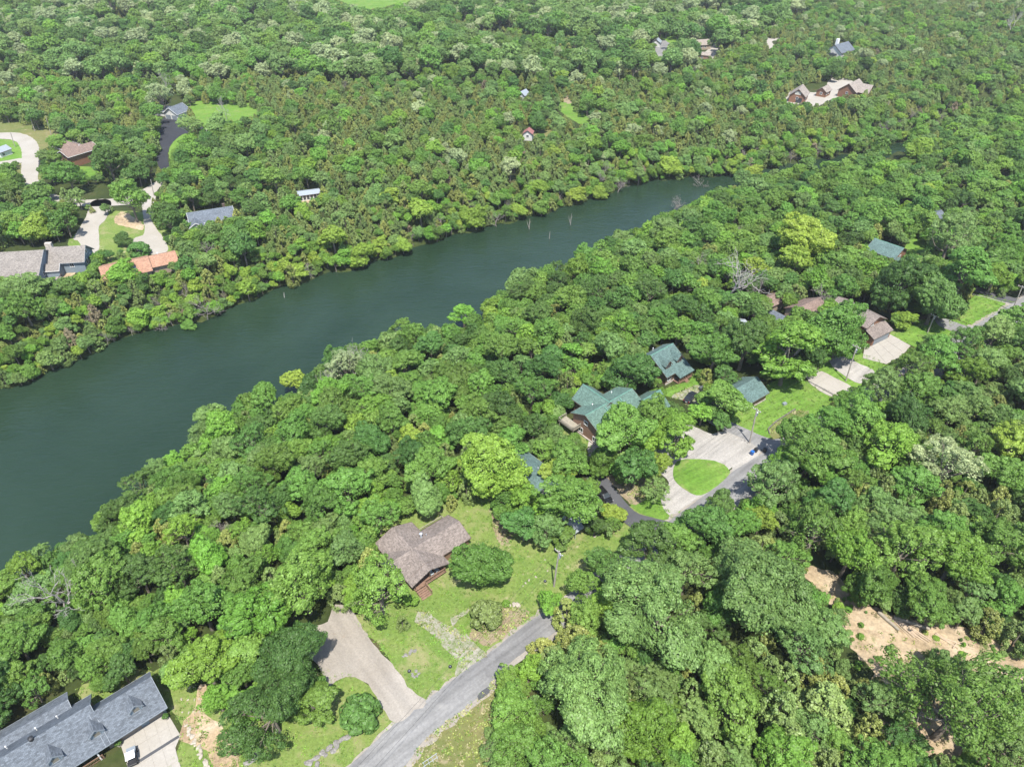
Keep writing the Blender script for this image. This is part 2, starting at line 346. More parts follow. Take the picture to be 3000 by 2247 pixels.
# near side
sheet('lawn', [(1000,1790),(1060,1800),(1150,1700),(1090,1560),(1180,1500),(1330,1470),(1420,1440),(1500,1500),(1700,1500),(1800,1480),(1960,1500),(2020,1530),(1654,1770),(1405,1950),(1340,1995),(1245,2060),(1180,2000),(1110,1890)], 'lawn', 1, 'patchy green lawn round the brown roofed house', 'lawn', .1)
sheet('lawn', [(690,2150),(800,1990),(960,1968),(1040,1984),(1085,2010),(1120,2060),(1150,2085),(1160,2112),(1100,2180),(1010,2260),(600,2290),(640,2180)], 'lawn', 1, 'patchy lawn corner between gravel drive and lower end of road', 'lawn', .1)
sheet('lawn', [(430,2010),(480,1950),(560,2000),(620,2060),(700,2050),(720,2240),(680,2290),(560,2290),(500,2240),(530,2170),(525,2110)], 'lawn', 2, 'small lawn strips beside the concrete apron', 'lawn', .1)
sheet('lawn', [(230,2020),(300,1990),(440,1960),(470,2050),(300,2100)], 'lawn', 1, 'shaded lawn behind the grey shingled house', 'lawn', .1)
sheet('eroded_gully', [(590,2000),(570,2070),(545,2110),(520,2165),(560,2180),(600,2200),(640,2260),(710,2290),(690,2190),(650,2120),(600,2090),(610,2030)], 'eroded', 4, 'bare tan eroded gully beside the lower lawn', 'gully', .25)
sheet('roadside_verge', [(1180,2290),(1249,2166),(1396,2048),(1480,1975),(1560,1980),(1520,2120),(1480,2290)], 'meadow', 1, 'weedy verge between road and foreground woods', 'verge', .2)
road_l = [(940,2320),(1005,2262),(1121,2152),(1156,2120),(1252,2048),(1342,1980),(1405,1935),(1550,1822),(1654,1754),(1870,1590),(2077,1442),(2143,1386),(2226,1333),(2304,1285),(2440,1205),(2620,1095),(2870,945),(3150,790)]
road_r = [(3210,830),(2930,985),(2690,1130),(2520,1232),(2390,1315),(2300,1370),(2225,1435),(2170,1470),(1960,1615),(1740,1770),(1632,1850),(1514,1926),(1468,1971),(1396,2048),(1260,2152),(1190,2240),(1150,2320)]
sheet('road', road_l+road_r, 'road', 8, 'worn grey asphalt lane between the houses and the foreground woods', 'road', .05, True)
sh_l = [(x-8, y-3) for x, y in road_l]; sh_r = [(x+20, y+7) for x, y in road_r]
sheet('gravel_shoulder', sh_l+sh_r, 'gravel', 5, 'thin gravel shoulder along both edges of the lane', 'shoulder', .22, True)
sheet('road_patch', [(1398,2040),(1412,2024),(1432,2012),(1440,2018),(1434,2030),(1402,2052)], 'dark_asphalt', 11, 'dark asphalt patch at the edge of the lane', 'road patch', .03)
sheet('gravel_drive', [(1160,2120),(1130,2085),(1105,2040),(1080,2003),(1040,1985),(985,1992),(965,2010),(940,1960),(880,1900),(890,1850),(960,1820),(985,1770),(1030,1785),(1060,1830),(1105,1900),(1160,1960),(1205,2020),(1250,2058),(1215,2085)], 'gravel', 9, 'wide tan gravel drive leading off the lane under the trees', 'driveway', .15)
sheet('weedy_drive', [(1230,1795),(1260,1800),(1300,1830),(1350,1850),(1380,1880),(1400,1905),(1430,1915),(1400,1950),(1345,1988),(1340,1945),(1320,1915),(1280,1880),(1245,1850),(1215,1820)], 'weedy_gravel', 6, 'weedy pale gravel track from lane to brown roofed house', 'driveway', .25)
sheet('weedy_drive', [(1322,1815),(1345,1795),(1372,1780),(1382,1790),(1350,1810),(1330,1835),(1345,1860),(1325,1850)], 'weedy_gravel', 7, 'short weedy gravel spur beside the olive bush', 'driveway', .2)
sheet('flower_bed', [(1375,1850),(1440,1790),(1490,1780),(1545,1790),(1555,1805),(1500,1850),(1440,1895),(1400,1880)], 'mulch', 4, 'dry overgrown bed around the olive bush by the lane', 'flower bed', .25)
sheet('bare_patch', [(1440,1490),(1500,1500),(1510,1560),(1480,1600),(1455,1570)], 'mulch', 3, 'bare worn soil on the lawn behind the round shade tree', 'bare ground', .25)
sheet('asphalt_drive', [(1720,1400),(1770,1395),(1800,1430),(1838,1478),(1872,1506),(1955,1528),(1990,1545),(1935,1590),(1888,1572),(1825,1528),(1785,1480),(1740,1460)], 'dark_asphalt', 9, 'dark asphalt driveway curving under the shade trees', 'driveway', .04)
sheet('lawn', [(1850,1450),(1900,1420),(1950,1465),(1980,1500),(1960,1525),(1875,1504),(1845,1475)], 'lawn2', 2, 'small grass wedge between dark drive and white gravel', 'lawn', .1)
sheet('bare_patch', [(1760,1400),(1830,1380),(1900,1380),(1930,1420),(1880,1470),(1845,1475),(1800,1425)], 'mulch', 3, 'bare brown soil beneath the trees beside the dark drive', 'bare ground', .25)
sheet('gravel_forecourt', [(1900,1330),(1990,1240),(2035,1250),(2085,1272),(2130,1262),(2190,1290),(2225,1310),(2226,1333),(2143,1386),(2143,1370),(2077,1442),(2040,1465),(1965,1510),(1935,1470),(1950,1440),(1960,1415),(1935,1385)], 'white_gravel', 6, 'white gravel loop drive in front of the green roofed house', 'driveway', .15)
sheet('lawn', [(1972,1380),(1985,1352),(2030,1346),(2078,1348),(2120,1362),(2138,1385),(2118,1408),(2078,1440),(2040,1452),(1998,1430),(1976,1405)], 'lawn2', 9, 'oval island of bright grass inside the white gravel loop', 'lawn', .06)
sheet('lawn', [(2140,1190),(2230,1140),(2290,1110),(2370,1120),(2450,1150),(2420,1205),(2340,1240),(2290,1270),(2235,1285),(2190,1270),(2135,1225)], 'lawn2', 2, 'bright mown lawn beside the green roofed garage', 'lawn', .08)
sheet('weedy_plot', [(2252,1265),(2275,1240),(2328,1203),(2368,1210),(2340,1245),(2290,1283),(2268,1285)], 'meadow', 5, 'sparse gravelly plot inside the low timber edging', 'bare ground', .1)
sheet('side_drive', [(2300,1284),(2262,1288),(2215,1270),(2160,1245),(2120,1225),(2080,1198),(2050,1192),(2038,1206),(2085,1244),(2130,1266),(2190,1292),(2225,1316),(2245,1326)], 'road', 7, 'grey asphalt driveway passing between garage lawn and white gravel', 'driveway', .04)
sheet('gravel_yard', [(1968,1165),(2010,1140),(2050,1128),(2090,1130),(2110,1170),(2060,1215),(2020,1195),(2000,1175)], 'weedy_gravel', 8, 'weedy gravel yard where the dark estate car is parked', 'driveway', .2)
sheet('lawn', [(1935,1150),(1975,1130),(2015,1118),(2040,1095),(2075,1110),(2055,1128),(2000,1142),(1965,1165)], 'lawn2', 5, 'narrow grass strip in front of the dormered green roofed cabin', 'lawn', .08)
sheet('lawn', [(1630,1250),(1680,1230),(1720,1290),(1740,1360),(1640,1330),(1600,1380),(1560,1350)], 'lawn', 1, 'grass beside the brick gable of the green roofed house', 'lawn', .1)
sheet('concrete_path', [(1728,1290),(1752,1310),(1752,1340),(1730,1345),(1722,1320)], 'concrete', 6, 'pale concrete path at foot of the brick gable', 'path', .05)
# right-hand drives
sheet('concrete_drive', [(2536,1000),(2592,972),(2668,1014),(2640,1045),(2596,1068),(2527,1050)], 'concrete', 8, 'broad pale concrete apron before the brown two storey house', 'driveway', .03, False)
sheet('lawn', [(2500,1035),(2535,1040),(2600,1070),(2640,1060),(2560,1120),(2500,1135),(2440,1110),(2380,1080)], 'lawn2', 3, 'grass strips between the parallel driveways', 'lawn', .1)
sheet('white_drive', [(2430,1060),(2470,1045),(2520,1068),(2562,1090),(2530,1125),(2470,1100)], 'white_gravel', 7, 'short white gravel driveway by the tilted utility pole', 'driveway', .1)
sheet('tan_drive', [(2360,1090),(2395,1085),(2440,1105),(2500,1140),(2450,1165),(2400,1145),(2368,1118)], 'concrete', 7, 'tan concrete driveway with low stone edge above the mown lawn', 'driveway', .05)
sheet('lawn', [(2590,970),(2650,955),(2720,935),(2790,935),(2860,970),(2790,1000),(2700,1020),(2670,1012)], 'lawn2', 3, 'mown grass beyond the pale concrete apron', 'lawn', .08)
sheet('asphalt_drive', [(2740,930),(2770,935),(2830,955),(2890,965),(2850,1000),(2800,975),(2750,955)], 'road', 6, 'grey drive joining the lane below the far right lawn', 'driveway', .05)
sheet('lawn', [(2810,930),(2840,880),(2875,862),(2960,885),(3100,890),(3060,960),(2900,962),(2840,950)], 'lawn2', 3, 'bright lawn at the far right beside dark driveway', 'lawn', .08)
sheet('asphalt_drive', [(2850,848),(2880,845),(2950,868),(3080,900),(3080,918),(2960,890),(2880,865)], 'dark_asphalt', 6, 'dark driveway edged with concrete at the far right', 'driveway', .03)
sheet('lawn', [(2640,760),(2660,710),(2700,670),(2730,700),(2700,760)], 'lawn2', 2, 'sunlit grass beside the small green roofed cabin', 'lawn', .08)
sheet('dirt_clearing', [(2280,1640),(2360,1660),(2440,1680),(2500,1730),(2570,1780),(2700,1815),(2850,1845),(3150,1900),(3150,2290),(2640,2290),(2560,2000),(2500,1900),(2470,1840),(2400,1730)], 'dirt', 2, 'bare sandy clearing in the woods at lower right', 'clearing', .4)
# house at lower left
sheet('concrete_apron', [(346,2156),(483,2080),(494,2095),(530,2155),(515,2190),(522,2230),(545,2290),(560,2340),(420,2440),(370,2230)], 'concrete', 6, 'pale concrete garage apron at the grey shingled house', 'driveway', .02, False)
sheet('drain_strip', [(408,2226),(523,2154),(526,2161),(413,2233)], 'dark_asphalt', 10, 'grey drain strip crossing the concrete apron', 'drain', .01, False)
def slabs(name, A, B, C, D, nu, nv, mat, label, lift):
    A, B, C, D = [at(*q) for q in (A, B, C, D)]; o = empty(name, (A.x, A.y, LAND), 0, label, 'driveway'); o['kind'] = 'structure'
    for i in range(nu):
        for j in range(nv):
            def q(u, v): p = (A*(1-u)+B*u)*(1-v)+(D*(1-u)+C*u)*v-A; return (p.x, p.y, 0)
            g = .012; u0, u1, v0, v1 = (i+g)/nu, (i+1-g)/nu, (j+g)/nv, (j+1-g)/nv
            z = lift+rng.uniform(-.004,.004)
            MB().slab([(a, b, z) for a, b, _ in (q(u0,v0), q(u1,v0), q(u1,v1), q(u0,v1))], .06).build('slab', M[mat], o)
slabs('concrete_slabs', (2540,1000), (2591,974), (2664,1014), (2594,1064), 3, 4, 'concrete', 'jointed slabs of the broad concrete apron', .19)
slabs('concrete_slabs', (354,2158), (481,2085), (556,2330), (425,2420), 4, 5, 'concrete', 'jointed slabs of the garage apron at lower left', .15)
# far side, left
sheet('meadow', [(-150,340),(0,345),(80,362),(170,385),(160,420),(120,445),(150,470),(140,520),(60,560),(-150,560)], 'meadow', 1, 'rough sloping grass round the concrete street bend', 'grass', .3)
sheet('lawn', [(-80,400),(0,408),(45,415),(65,440),(62,470),(30,480),(-80,490)], 'lawn2', 3, 'lawn inside the bend of the concrete street', 'lawn', .1)
sheet('street', [(-80,392),(0,390),(50,390),(90,402),(112,425),(114,460),(112,500),(118,540),(160,570),(230,585),(340,582),(400,565),(460,530),(480,500),(505,510),(470,548),(430,590),(360,602),(240,605),(120,590),(75,545),(62,515),(64,470),(62,440),(45,415),(0,408),(-80,412)], 'concrete', 6, 'pale concrete street bending past the far left houses', 'road', .1)
sheet('driveway_spur', [(-40,482),(30,470),(62,465),(62,478),(30,484),(-40,494)], 'concrete', 7, 'narrow pale path leading left off the concrete street', 'path', .05)
sheet('asphalt_drive', [(110,472),(135,465),(165,460),(160,485),(125,505),(114,505)], 'black_asphalt', 5, 'dark spur drive to the brown roofed far bank house', 'driveway', .05)
sheet('lawn', [(225,490),(285,492),(300,515),(260,525),(225,510)], 'lawn2', 2, 'sunlit lawn below the brown roofed far bank house', 'lawn', .1)
sheet('meadow', [(520,330),(570,300),(660,292),(770,315),(760,345),(680,360),(600,380),(600,420),(520,430),(505,470),(495,440)], 'lawn2', 1, 'grassy glade beside the black driveway', 'grass', .2)
sheet('lawn', [(400,360),(460,350),(470,400),(440,420),(395,400)], 'lawn2', 1, 'small grass patch left of the black driveway', 'lawn', .15)
sheet('black_drive', [(470,352),(530,335),(545,350),(570,370),(620,375),(640,392),(560,392),(535,395),(505,420),(492,450),(497,490),(500,505),(478,510),(462,480),(458,440),(470,400)], 'black_asphalt', 5, 'fresh black asphalt driveway to the slate roofed house', 'driveway', .08)
sheet('lawn', [(200,720),(250,660),(320,620),(460,630),(500,680),(520,760),(420,780),(300,790)], 'lawn', 1, 'lawn between the two pale driveways on the far bank', 'lawn', .15)
sheet('concrete_drive', [(250,640),(272,590),(325,590),(312,640),(290,665),(291,700),(288,735),(255,745),(228,705),(215,700)], 'concrete', 6, 'pale concrete drive beside the blue grey house', 'driveway', .06)
sheet('concrete_drive', [(418,575),(455,575),(446,640),(458,670),(480,700),(492,735),(450,748),(400,735),(390,702),(418,690),(424,670),(420,640)], 'concrete', 6, 'pale concrete drive ending at the orange roofed house', 'driveway', .06)
sheet('bare_patch', [(335,640),(360,620),(395,640),(420,660),(415,675),(370,665),(340,658)], 'dirt', 4, 'reddish bare soil under the tree between pale drives', 'bare ground', .2)
sheet('patio', [(150,800),(190,795),(225,790),(200,830),(185,840),(150,830)], 'dirt', 6, 'tan patio below the blue grey house', 'patio', .1)
sheet('bare_patch', [(870,580),(900,570),(935,575),(925,600),(890,610)], 'eroded', 3, 'pale bare ground in front of the little white shed', 'bare ground', .15)
sheet('lawn', [(1625,310),(1650,285),(1672,285),(1700,320),(1725,345),(1720,372),(1690,360),(1650,335)], 'lawn2', 1, 'grassy glade in the middle of the far woods', 'lawn', .3)
sheet('bare_patch', [(1640,290),(1660,270),(1680,285),(1668,305)], 'mulch', 3, 'bare worn patch at the top of the middle glade', 'bare ground', .3)
sheet('meadow', [(1555,385),(1570,365),(1640,368),(1635,395),(1570,402)], 'meadow', 1, 'dry grass beside the red roofed shed', 'grass', .3)
# far side, right
sheet('lawn', [(1935,108),(1960,96),(2010,104),(2010,122),(1975,132),(1950,128)], 'lawn2', 1, 'far lawn behind the grey driveway court', 'lawn', .3)
sheet('asphalt_court', [(1918,165),(1925,130),(1945,118),(1975,135),(2010,132),(2000,150),(1960,155),(1945,168)], 'road', 4, 'grey asphalt court at the far houses', 'driveway', .2)
sheet('concrete_drive', [(2040,168),(2070,150),(2100,120),(2110,150),(2100,175),(2060,185)], 'concrete', 4, 'pale tan court at the far grey roofed house', 'driveway', .2)
sheet('concrete_drive', [(2240,105),(2295,108),(2290,118),(2262,122),(2270,140),(2240,150),(2215,165),(2200,160),(2240,130)], 'concrete', 4, 'white driveway winding through the far woods', 'driveway', .2)
sheet('concrete_drive', [(2300,280),(2320,265),(2400,270),(2440,228),(2500,240),(2480,275),(2440,290),(2390,312),(2310,305)], 'concrete', 4, 'pale court round the three brick red buildings', 'driveway', .2)
sheet('lawn', [(2525,280),(2540,270),(2552,285),(2535,295)], 'lawn2', 3, 'tiny bright lawn right of the brick red buildings', 'lawn', .2)
sheet('field', [(900,-60),(1300,-60),(1240,6),(1180,14),(1080,32),(1005,10)], 'lawn2', 40, 'bright green hay field beyond the woods at the top', 'field', .6)
# ------------------------------------------------------------------ buildings
def uv_roof(me, ax):
    """UV in metres: u along the ridge, v down the slope"""
    uv = me.uv_layers.new(name='UVMap'); ax = Vector(ax).normalized()
    for p in me.polygons:
        nrm = p.normal; d = nrm.cross(ax)
        if d.length < .05: d = Vector((0,0,1))
        d.normalize()
        for li in p.loop_indices:
            co = me.vertices[me.loops[li].vertex_index].co
            uv.data[li].uv = (co.dot(ax), co.dot(d))
def window(parent, c, ax, w, h, pane='pane', bars=True, frame='white', name='window'):
    """ax = outward wall normal as 'x+','x-','y+','y-'; c = centre on the wall"""
    s = 1 if ax[1] == '+' else -1; c = Vector(c)
    nrm = Vector((s,0,0)) if ax[0] == 'x' else Vector((0,s,0)); u = Vector((0,0,1)).cross(nrm)
    def slabbox(mb, u0, u1, v0, v1, d0, d1):
        q = [c+u*a+Vector((0,0,b))+nrm*d0 for a, b in ((u0,v0),(u1,v0),(u1,v1),(u0,v1))]; mb.prism(q, nrm*(d1-d0))
    mb = MB(); t = .11
    slabbox(mb, -w/2-t, w/2+t, h/2, h/2+t, -.02, .08); slabbox(mb, -w/2-t, w/2+t, -h/2-t, -h/2, -.02, .1)
    slabbox(mb, -w/2-t, -w/2, -h/2, h/2, -.02, .07); slabbox(mb, w/2, w/2+t, -h/2, h/2, -.02, .07)
    if bars: slabbox(mb, -.03, .03, -h/2, h/2, -.02, .055)
    f = mb.build(name, M[frame], parent)
    mb = MB(); slabbox(mb, -w/2, w/2, -h/2, h/2, -.02, .03); mb.build('pane', M[pane], f); return f
def wing(h, x0, x1, y0, yr, y1, ze0, zr, ze1, wall, roof, oh=.45, along='x', gables='both', cap=None, th=.2, base=-1.6, fascia=None, front=0.0):
    """gable wing in the house frame: ridge at y=yr from x0 to x1; along='y' swaps the axes"""
    tr = (lambda x, y, z: (x, y, z)) if along == 'x' else (lambda x, y, z: (-y, x, z))
    i = .06
    f_ = i+front; zf_ = ze0+(zr-ze0)/(yr-y0)*front-.12
    poly = [tr(x0+i, y0+f_, base), tr(x0+i, y1-i, base), tr(x0+i, y1-i, ze1-.12), tr(x0+i, yr, zr-.12), tr(x0+i, y0+f_, zf_)]
    v = Vector(tr(x1-i, 0, 0))-Vector(tr(x0+i, 0, 0))
    MB().prism(poly[::-1], v).build('wall', M[wall], h)
    s0 = (zr-ze0)/(yr-y0); s1 = (zr-ze1)/(y1-yr)
    xa, xb = x0-oh, x1+oh
    mb = MB()
    mb.slab([tr(xa, y0-oh, ze0-s0*oh), tr(xb, y0-oh, ze0-s0*oh), tr(xb, yr, zr), tr(xa, yr, zr)], th)
    mb.slab([tr(xa, yr, zr), tr(xb, yr, zr), tr(xb, y1+oh, ze1-s1*oh), tr(xa, y1+oh, ze1-s1*oh)], th)
    me = mb.mesh('roof', M[roof]); uv_roof(me, v); r = link('roof', me, h)
    if cap:
        MB().prism([tr(xa, yr-.17, zr-.1), tr(xa, yr+.17, zr-.1), tr(xa, yr, zr+.07)], Vector(tr(xb,0,0))-Vector(tr(xa,0,0))).build('ridge_cap', M[cap], r)
    if fascia:
        mb = MB()
        for xx in (xa-.03, xb+.03):
            mb.bar(tr(xx, y0-oh, ze0-s0*oh-.1), tr(xx, yr, zr-.1), .06, .22); mb.bar(tr(xx, yr, zr-.1), tr(xx, y1+oh, ze1-s1*oh-.1), .06, .22)
        for yy, zz in ((y0-oh-.04, ze0-s0*oh-.1), (y1+oh+.04, ze1-s1*oh-.1)): mb.bar(tr(xa, yy, zz), tr(xb, yy, zz), .08, .16)
        mb.build('fascia', M[fascia], r)
    return r
def shed_roof(h, quad, mat, ax=(1,0,0), th=.18, name='roof'):
    me = MB().slab([Vector(q) for q in quad], th).mesh(name, M[mat]); uv_roof(me, ax); return link(name, me, h)
def stack(parent, x, y, z, r=.16, hgt=.9, mat='galv', name='roof_vent'):
    v = MB().tube([(x,y,z-.3),(x,y,z+hgt)], r, 10).build(name, M[mat], parent)
    MB().tube([(x,y,z+hgt),(x,y,z+hgt+.1),(x,y,z+hgt+.28)], [r*1.7, r*1.7, r*.3], 10).build('vent_cap', M[mat], v)
def dormer(h, x, yf, zf, w, depth, hw, rise, wall, roof, side=-1, pane='pane', frame='white'):
    """gabled dormer facing local -y (side=-1); yf front plane, zf base of the front wall"""
    a = h
    poly = [(x-w/2, yf, zf), (x+w/2, yf, zf), (x+w/2, yf, zf+hw), (x, yf, zf+hw+rise), (x-w/2, yf, zf+hw)]
    d = MB().prism(poly, (0, -side*depth, 0)).build('dormer', M[wall], a)
    o = .28; s = rise/(w/2); mb = MB(); f0 = yf+side*.3; f1 = yf-side*depth
    mb.slab([(x-w/2-o, f0, zf+hw-s*o+.1), (x, f0, zf+hw+rise+.1), (x, f1, zf+hw+rise+.1), (x-w/2-o, f1, zf+hw-s*o+.1)], .12)
    mb.slab([(x, f0, zf+hw+rise+.1), (x+w/2+o, f0, zf+hw-s*o+.1), (x+w/2+o, f1, zf+hw-s*o+.1), (x, f1, zf+hw+rise+.1)], .12)
    me = mb.mesh('dormer_roof', M[roof]); uv_roof(me, (0,1,0)); link('dormer_roof', me, d)
    mb = MB(); mb.bar((x-w/2-o, f0-.02, zf+hw-s*o), (x, f0-.02, zf+hw+rise), .06, .2); mb.bar((x, f0-.02, zf+hw+rise), (x+w/2+o, f0-.02, zf+hw-s*o), .06, .2)
    mb.build('trim', M[frame], d)
    window(d, (x, yf, zf+hw*.55), 'y-', w*.5, hw*.72, pane, False, frame)
def railing(parent, pts, mat, hgt=1.0, step=.22, name='railing'):
    mb = MB()
    for a, b in zip(pts[:-1], pts[1:]):
        a, b = Vector(a), Vector(b); L = (b-a).length; up = Vector((0,0,1))
        mb.bar(a+up*hgt, b+up*hgt, .14, .07); mb.bar(a+up*.12, b+up*.12, .06, .06)
        for k in range(int(L/step)+1): p = a.lerp(b, min(1, k*step/L)); mb.bar(p+up*.1, p+up*hgt, .045)
        for p in (a, b): mb.bar(p-up*.3, p+up*(hgt+.08), .13)
    return mb.build(name, M[mat], parent)
def house(name, x, y, rot, label, cat='house'):
    return empty(name, (x, y, float(ground_z(x, y))), math.radians(rot), label, cat)

# --- lower left: long grey shingled house with dormers and garage
h = house('dormered_house', -61.52, 56.89, 41.2, 'long grey shingled house with four dormers at the lower left corner')
PI_ = .92
wing(h, -4.6, 4.0, -3.7, 0, 3.7, 3.1, 6.6, 3.1, 'bluegrey', 'roof_grey', .35, fascia='trim_grey', front=.8)
wing(h, -27, -4.66, -3.72, .95, 6.4, 3.1, 7.4, 2.6, 'brick', 'roof_grey', .35, fascia='trim_grey', front=1.6)
wing(h, -17, -7.5, 4.5, 7.0, 9.6, 2.9, 3.9, 2.3, 'brick', 'roof_grey', .3, fascia='trim_grey')
for dx in (.6, -5.2, -11.0, -16.8, -22.6): dormer(h, dx, -2.6, 4.0, 1.75, 2.6, 1.25, .85, 'bluegrey', 'roof_grey', -1, 'pane_mid', 'trim_grey')
for dx, dy, dz in ((-9,4,5.0), (-12,4.4,4.7), (-16,4,5.0)): stack(h, dx, dy, dz, .08, .3, 'white')
v = MB().tube([(-12.4,1.0,7.2),(-12.4,1.0,7.8),(-12.4,1.0,8.0)], [.35,.4,.15], 10).build('roof_fan', M['black'], h)
for gx0, w in ((-2.4, 4.9), (2.35, 2.2)):   # garage doors of separate panels
    for k in range(4): MB().box(gx0-w/2, gx0+w/2, -2.94, -2.86, .05+k*.56, .58+k*.56).build('garage_door_panel', M['door_tan'], h)
MB().box(-4.5, 3.9, -2.98, -2.84, 2.35, 2.9).build('lintel', M['white'], h)
for px_ in (-6.4, -9.6, -12.8): MB().bar((px_, -3.7, 0), (px_, -3.7, 2.9), .2).build('porch_post', M['white'], h)
railing(h, [(-16, -3.8, .1), (-6, -3.8, .1)], 'deck')
for cx in (-7.5, -11, -14.5): window(h, (cx, -2.06, 1.5), 'y-', 1.2, 1.3)
window(h, (3.94, -1.2, 1.6), 'x+', 1.0, 1.2); window(h, (3.94, 1.4, 1.6), 'x+', 1.0, 1.2); window(h, (3.94, 0, 4.6), 'x+', .9, .9)

# --- cross shaped brown roofed house in the middle of the lawn
h = house('cross_plan_house', -19.4, 87.2, 39.8, 'low brown roofed cross plan house with porch beside round shade tree')
wing(h, -6.0, 10.9, -3.6, 0, 3.6, 3.0, 4.5, 3.0, 'brick', 'roof_brown', .35, fascia='trim_brown')
wing(h, -3.9, 6.7, -3.9, 0, 3.9, 3.0, 4.56, 3.0, 'brick', 'roof_brown', .5, along='y', fascia='trim_brown')
stack(h, 3.3, 1.9, 3.9, .2, .9); stack(h, 4.2, 1.4, 4.0, .06, .35)
# porch under the front gable (local -y) and its steps
MB().box(-3.6, 3.6, -6.0, -3.88, .55, .7).build('porch_floor', M['deck'], h)
for k in range(6): MB().box(-3.55, 3.55, -3.95-.35*(k+1)+.02, -3.95-.35*k-.01, .7, .745).build('deck_board', M['deck'], h)
railing(h, [(-1.2, -5.9, .72), (3.4, -5.9, .72)], 'deck'); railing(h, [(3.45, -5.8, .72), (3.45, -4.0, .72)], 'deck')
for k in range(5): MB().box(-3.5, -1.4, -6.1-.42*(k+1), -6.1-.42*k-.03, -.1, .6-.12*k).build('step', M['deck'], h)
railing(h, [(-1.3, -6.1, .6), (-1.3, -8.1, .05)], 'deck')
for px_ in (-3.4, 0, 3.4): MB().bar((px_, -5.75, .6), (px_, -5.75, 3.1+(1.1 if px_ == 0 else 0)), .16).build('porch_post', M['trim_brown'], h)
me = MB()
me.slab([(-4.4,-4.3,2.83),(0,-4.3,4.54),(0,-6.3,4.54),(-4.4,-6.3,2.83)], .2); me.slab([(0,-4.3,4.54),(4.4,-4.3,2.83),(4.4,-6.3,2.83),(0,-6.3,4.54)], .2)
me = me.mesh('porch_roof', M['roof_brown']); uv_roof(me, (0,1,0)); link('porch_roof', me, h)
window(h, (1.8, -3.86, 1.7), 'y-', 1.6, 1.4); window(h, (10.86, -1.5, 1.5), 'x+', 1.2, 1.1)
MB().box(-1.6, -.7, -3.92, -3.84, .7, 2.75).build('front_door', M['white'], h)
# back deck along the right wing
MB().box(4.6, 10.8, 3.65, 5.6, .3, .5).build('deck_floor', M['deck_grey'], h)
for k in range(8): MB().box(4.6, 10.8, 3.78+.225*k, 3.98+.225*k, .5, .53).build('deck_board', M['deck_grey'], h)
railing(h, [(4.7, 5.6, .5), (10.7, 5.6, .5), (10.7, 4.4, .5)], 'deck_grey')
for cx in (.9, 2.1):      # two chairs on the porch
    R = Matrix.Rotation(math.radians(39.8), 4, 'Z')
    w = Vector((-19.4, 87.2, LAND)) + (R @ Vector((cx, -4.9, .75)))
    ch = empty('porch_chair', w, math.radians(39.8), 'grey slatted porch chair nearest the steps' if cx < 1.5 else 'grey slatted porch chair farther from the steps', 'chair', 'chairs on the porch')
    MB().box(-.35,.35,-.35,.35,.4,.46).build('seat', M['cushion'], ch); MB().add([(-.35,.3,.4),(.35,.3,.4),(.35,.5,1.15),(-.35,.5,1.15),(-.35,.36,.4),(.35,.36,.4),(.35,.56,1.15),(-.35,.56,1.15)], [(0,1,2,3),(7,6,5,4),(0,4,5,1),(2,6,7,3),(0,3,7,4),(1,5,6,2)]).build('backrest', M['cushion'], ch)
    for a in (-.3,.3):
        for b in (-.3,.3): MB().bar((a,b,0),(a,b,.6 if b<0 else .5),.07).build('leg', M['cushion'], ch)
        MB().box(a-.05,a+.05,-.35,.35,.6,.65).build('armrest', M['cushion'], ch)

# --- big green roofed brick house
h = house('green_roofed_house', 23.39, 129.31, 39.4, 'large brick house with bright green roof and several gables')
wing(h, -7.6, 7.6, -6.2, 0, 4.4, 4.3, 7.3, 5.2, 'brick', 'roof_green', .5, cap='cap_green', fascia='trim_brown')
wing(h, -.2, 8.2, -2.8, .4, 3.6, 5.2, 7.7, 5.2, 'log', 'roof_green', .5, along='y', cap='cap_green', fascia='trim_brown')
wing(h, 7.6, 13.2, -7.6, -4.3, -1.0, 4.3, 6.8, 4.3, 'brick', 'roof_green', .45, along='x', cap='cap_green')
stack(h, -3, 2.6, 6.0, .09, .35, 'white'); stack(h, 4.2, 3.2, 5.8, .09, .35, 'white')
for dx in (-2.2, 3.0): MB().bar((dx, -.6, 7.15), (dx, -4.4, 5.35), .22, .16).build('roof_flashing', M['cap_green'], h)
window(h, (-7.54, 1.6, 1.6), 'x-', 1.4, 1.2); window(h, (-7.54, -3.2, 1.6), 'x-', 1.2, 1.2); window(h, (-7.54, 0, 4.6), 'x-', 1.1, 1.0)
MB().box(-10.2, -7.65, 1.6, 6.6, 2.3, 2.5).build('deck_floor', M['deck_grey'], h)
for k in range(10): MB().box(-10.2, -7.65, 1.62+.5*k, 2.08+.5*k, 2.5, 2.53).build('deck_board', M['deck_grey'], h)
railing(h, [(-7.7, 1.6, 2.5), (-10.2, 1.6, 2.5), (-10.2, 6.6, 2.5), (-7.7, 6.6, 2.5)], 'deck_grey')
for p in ((-10, 1.8), (-10, 6.4)): MB().bar((*p, -.5), (*p, 2.4), .2).build('deck_post', M['deck_grey'], h)
MB().box(-7.8, -7.56, -5.6, 4.2, -1, .5).build('foundation', M['stone'], h)

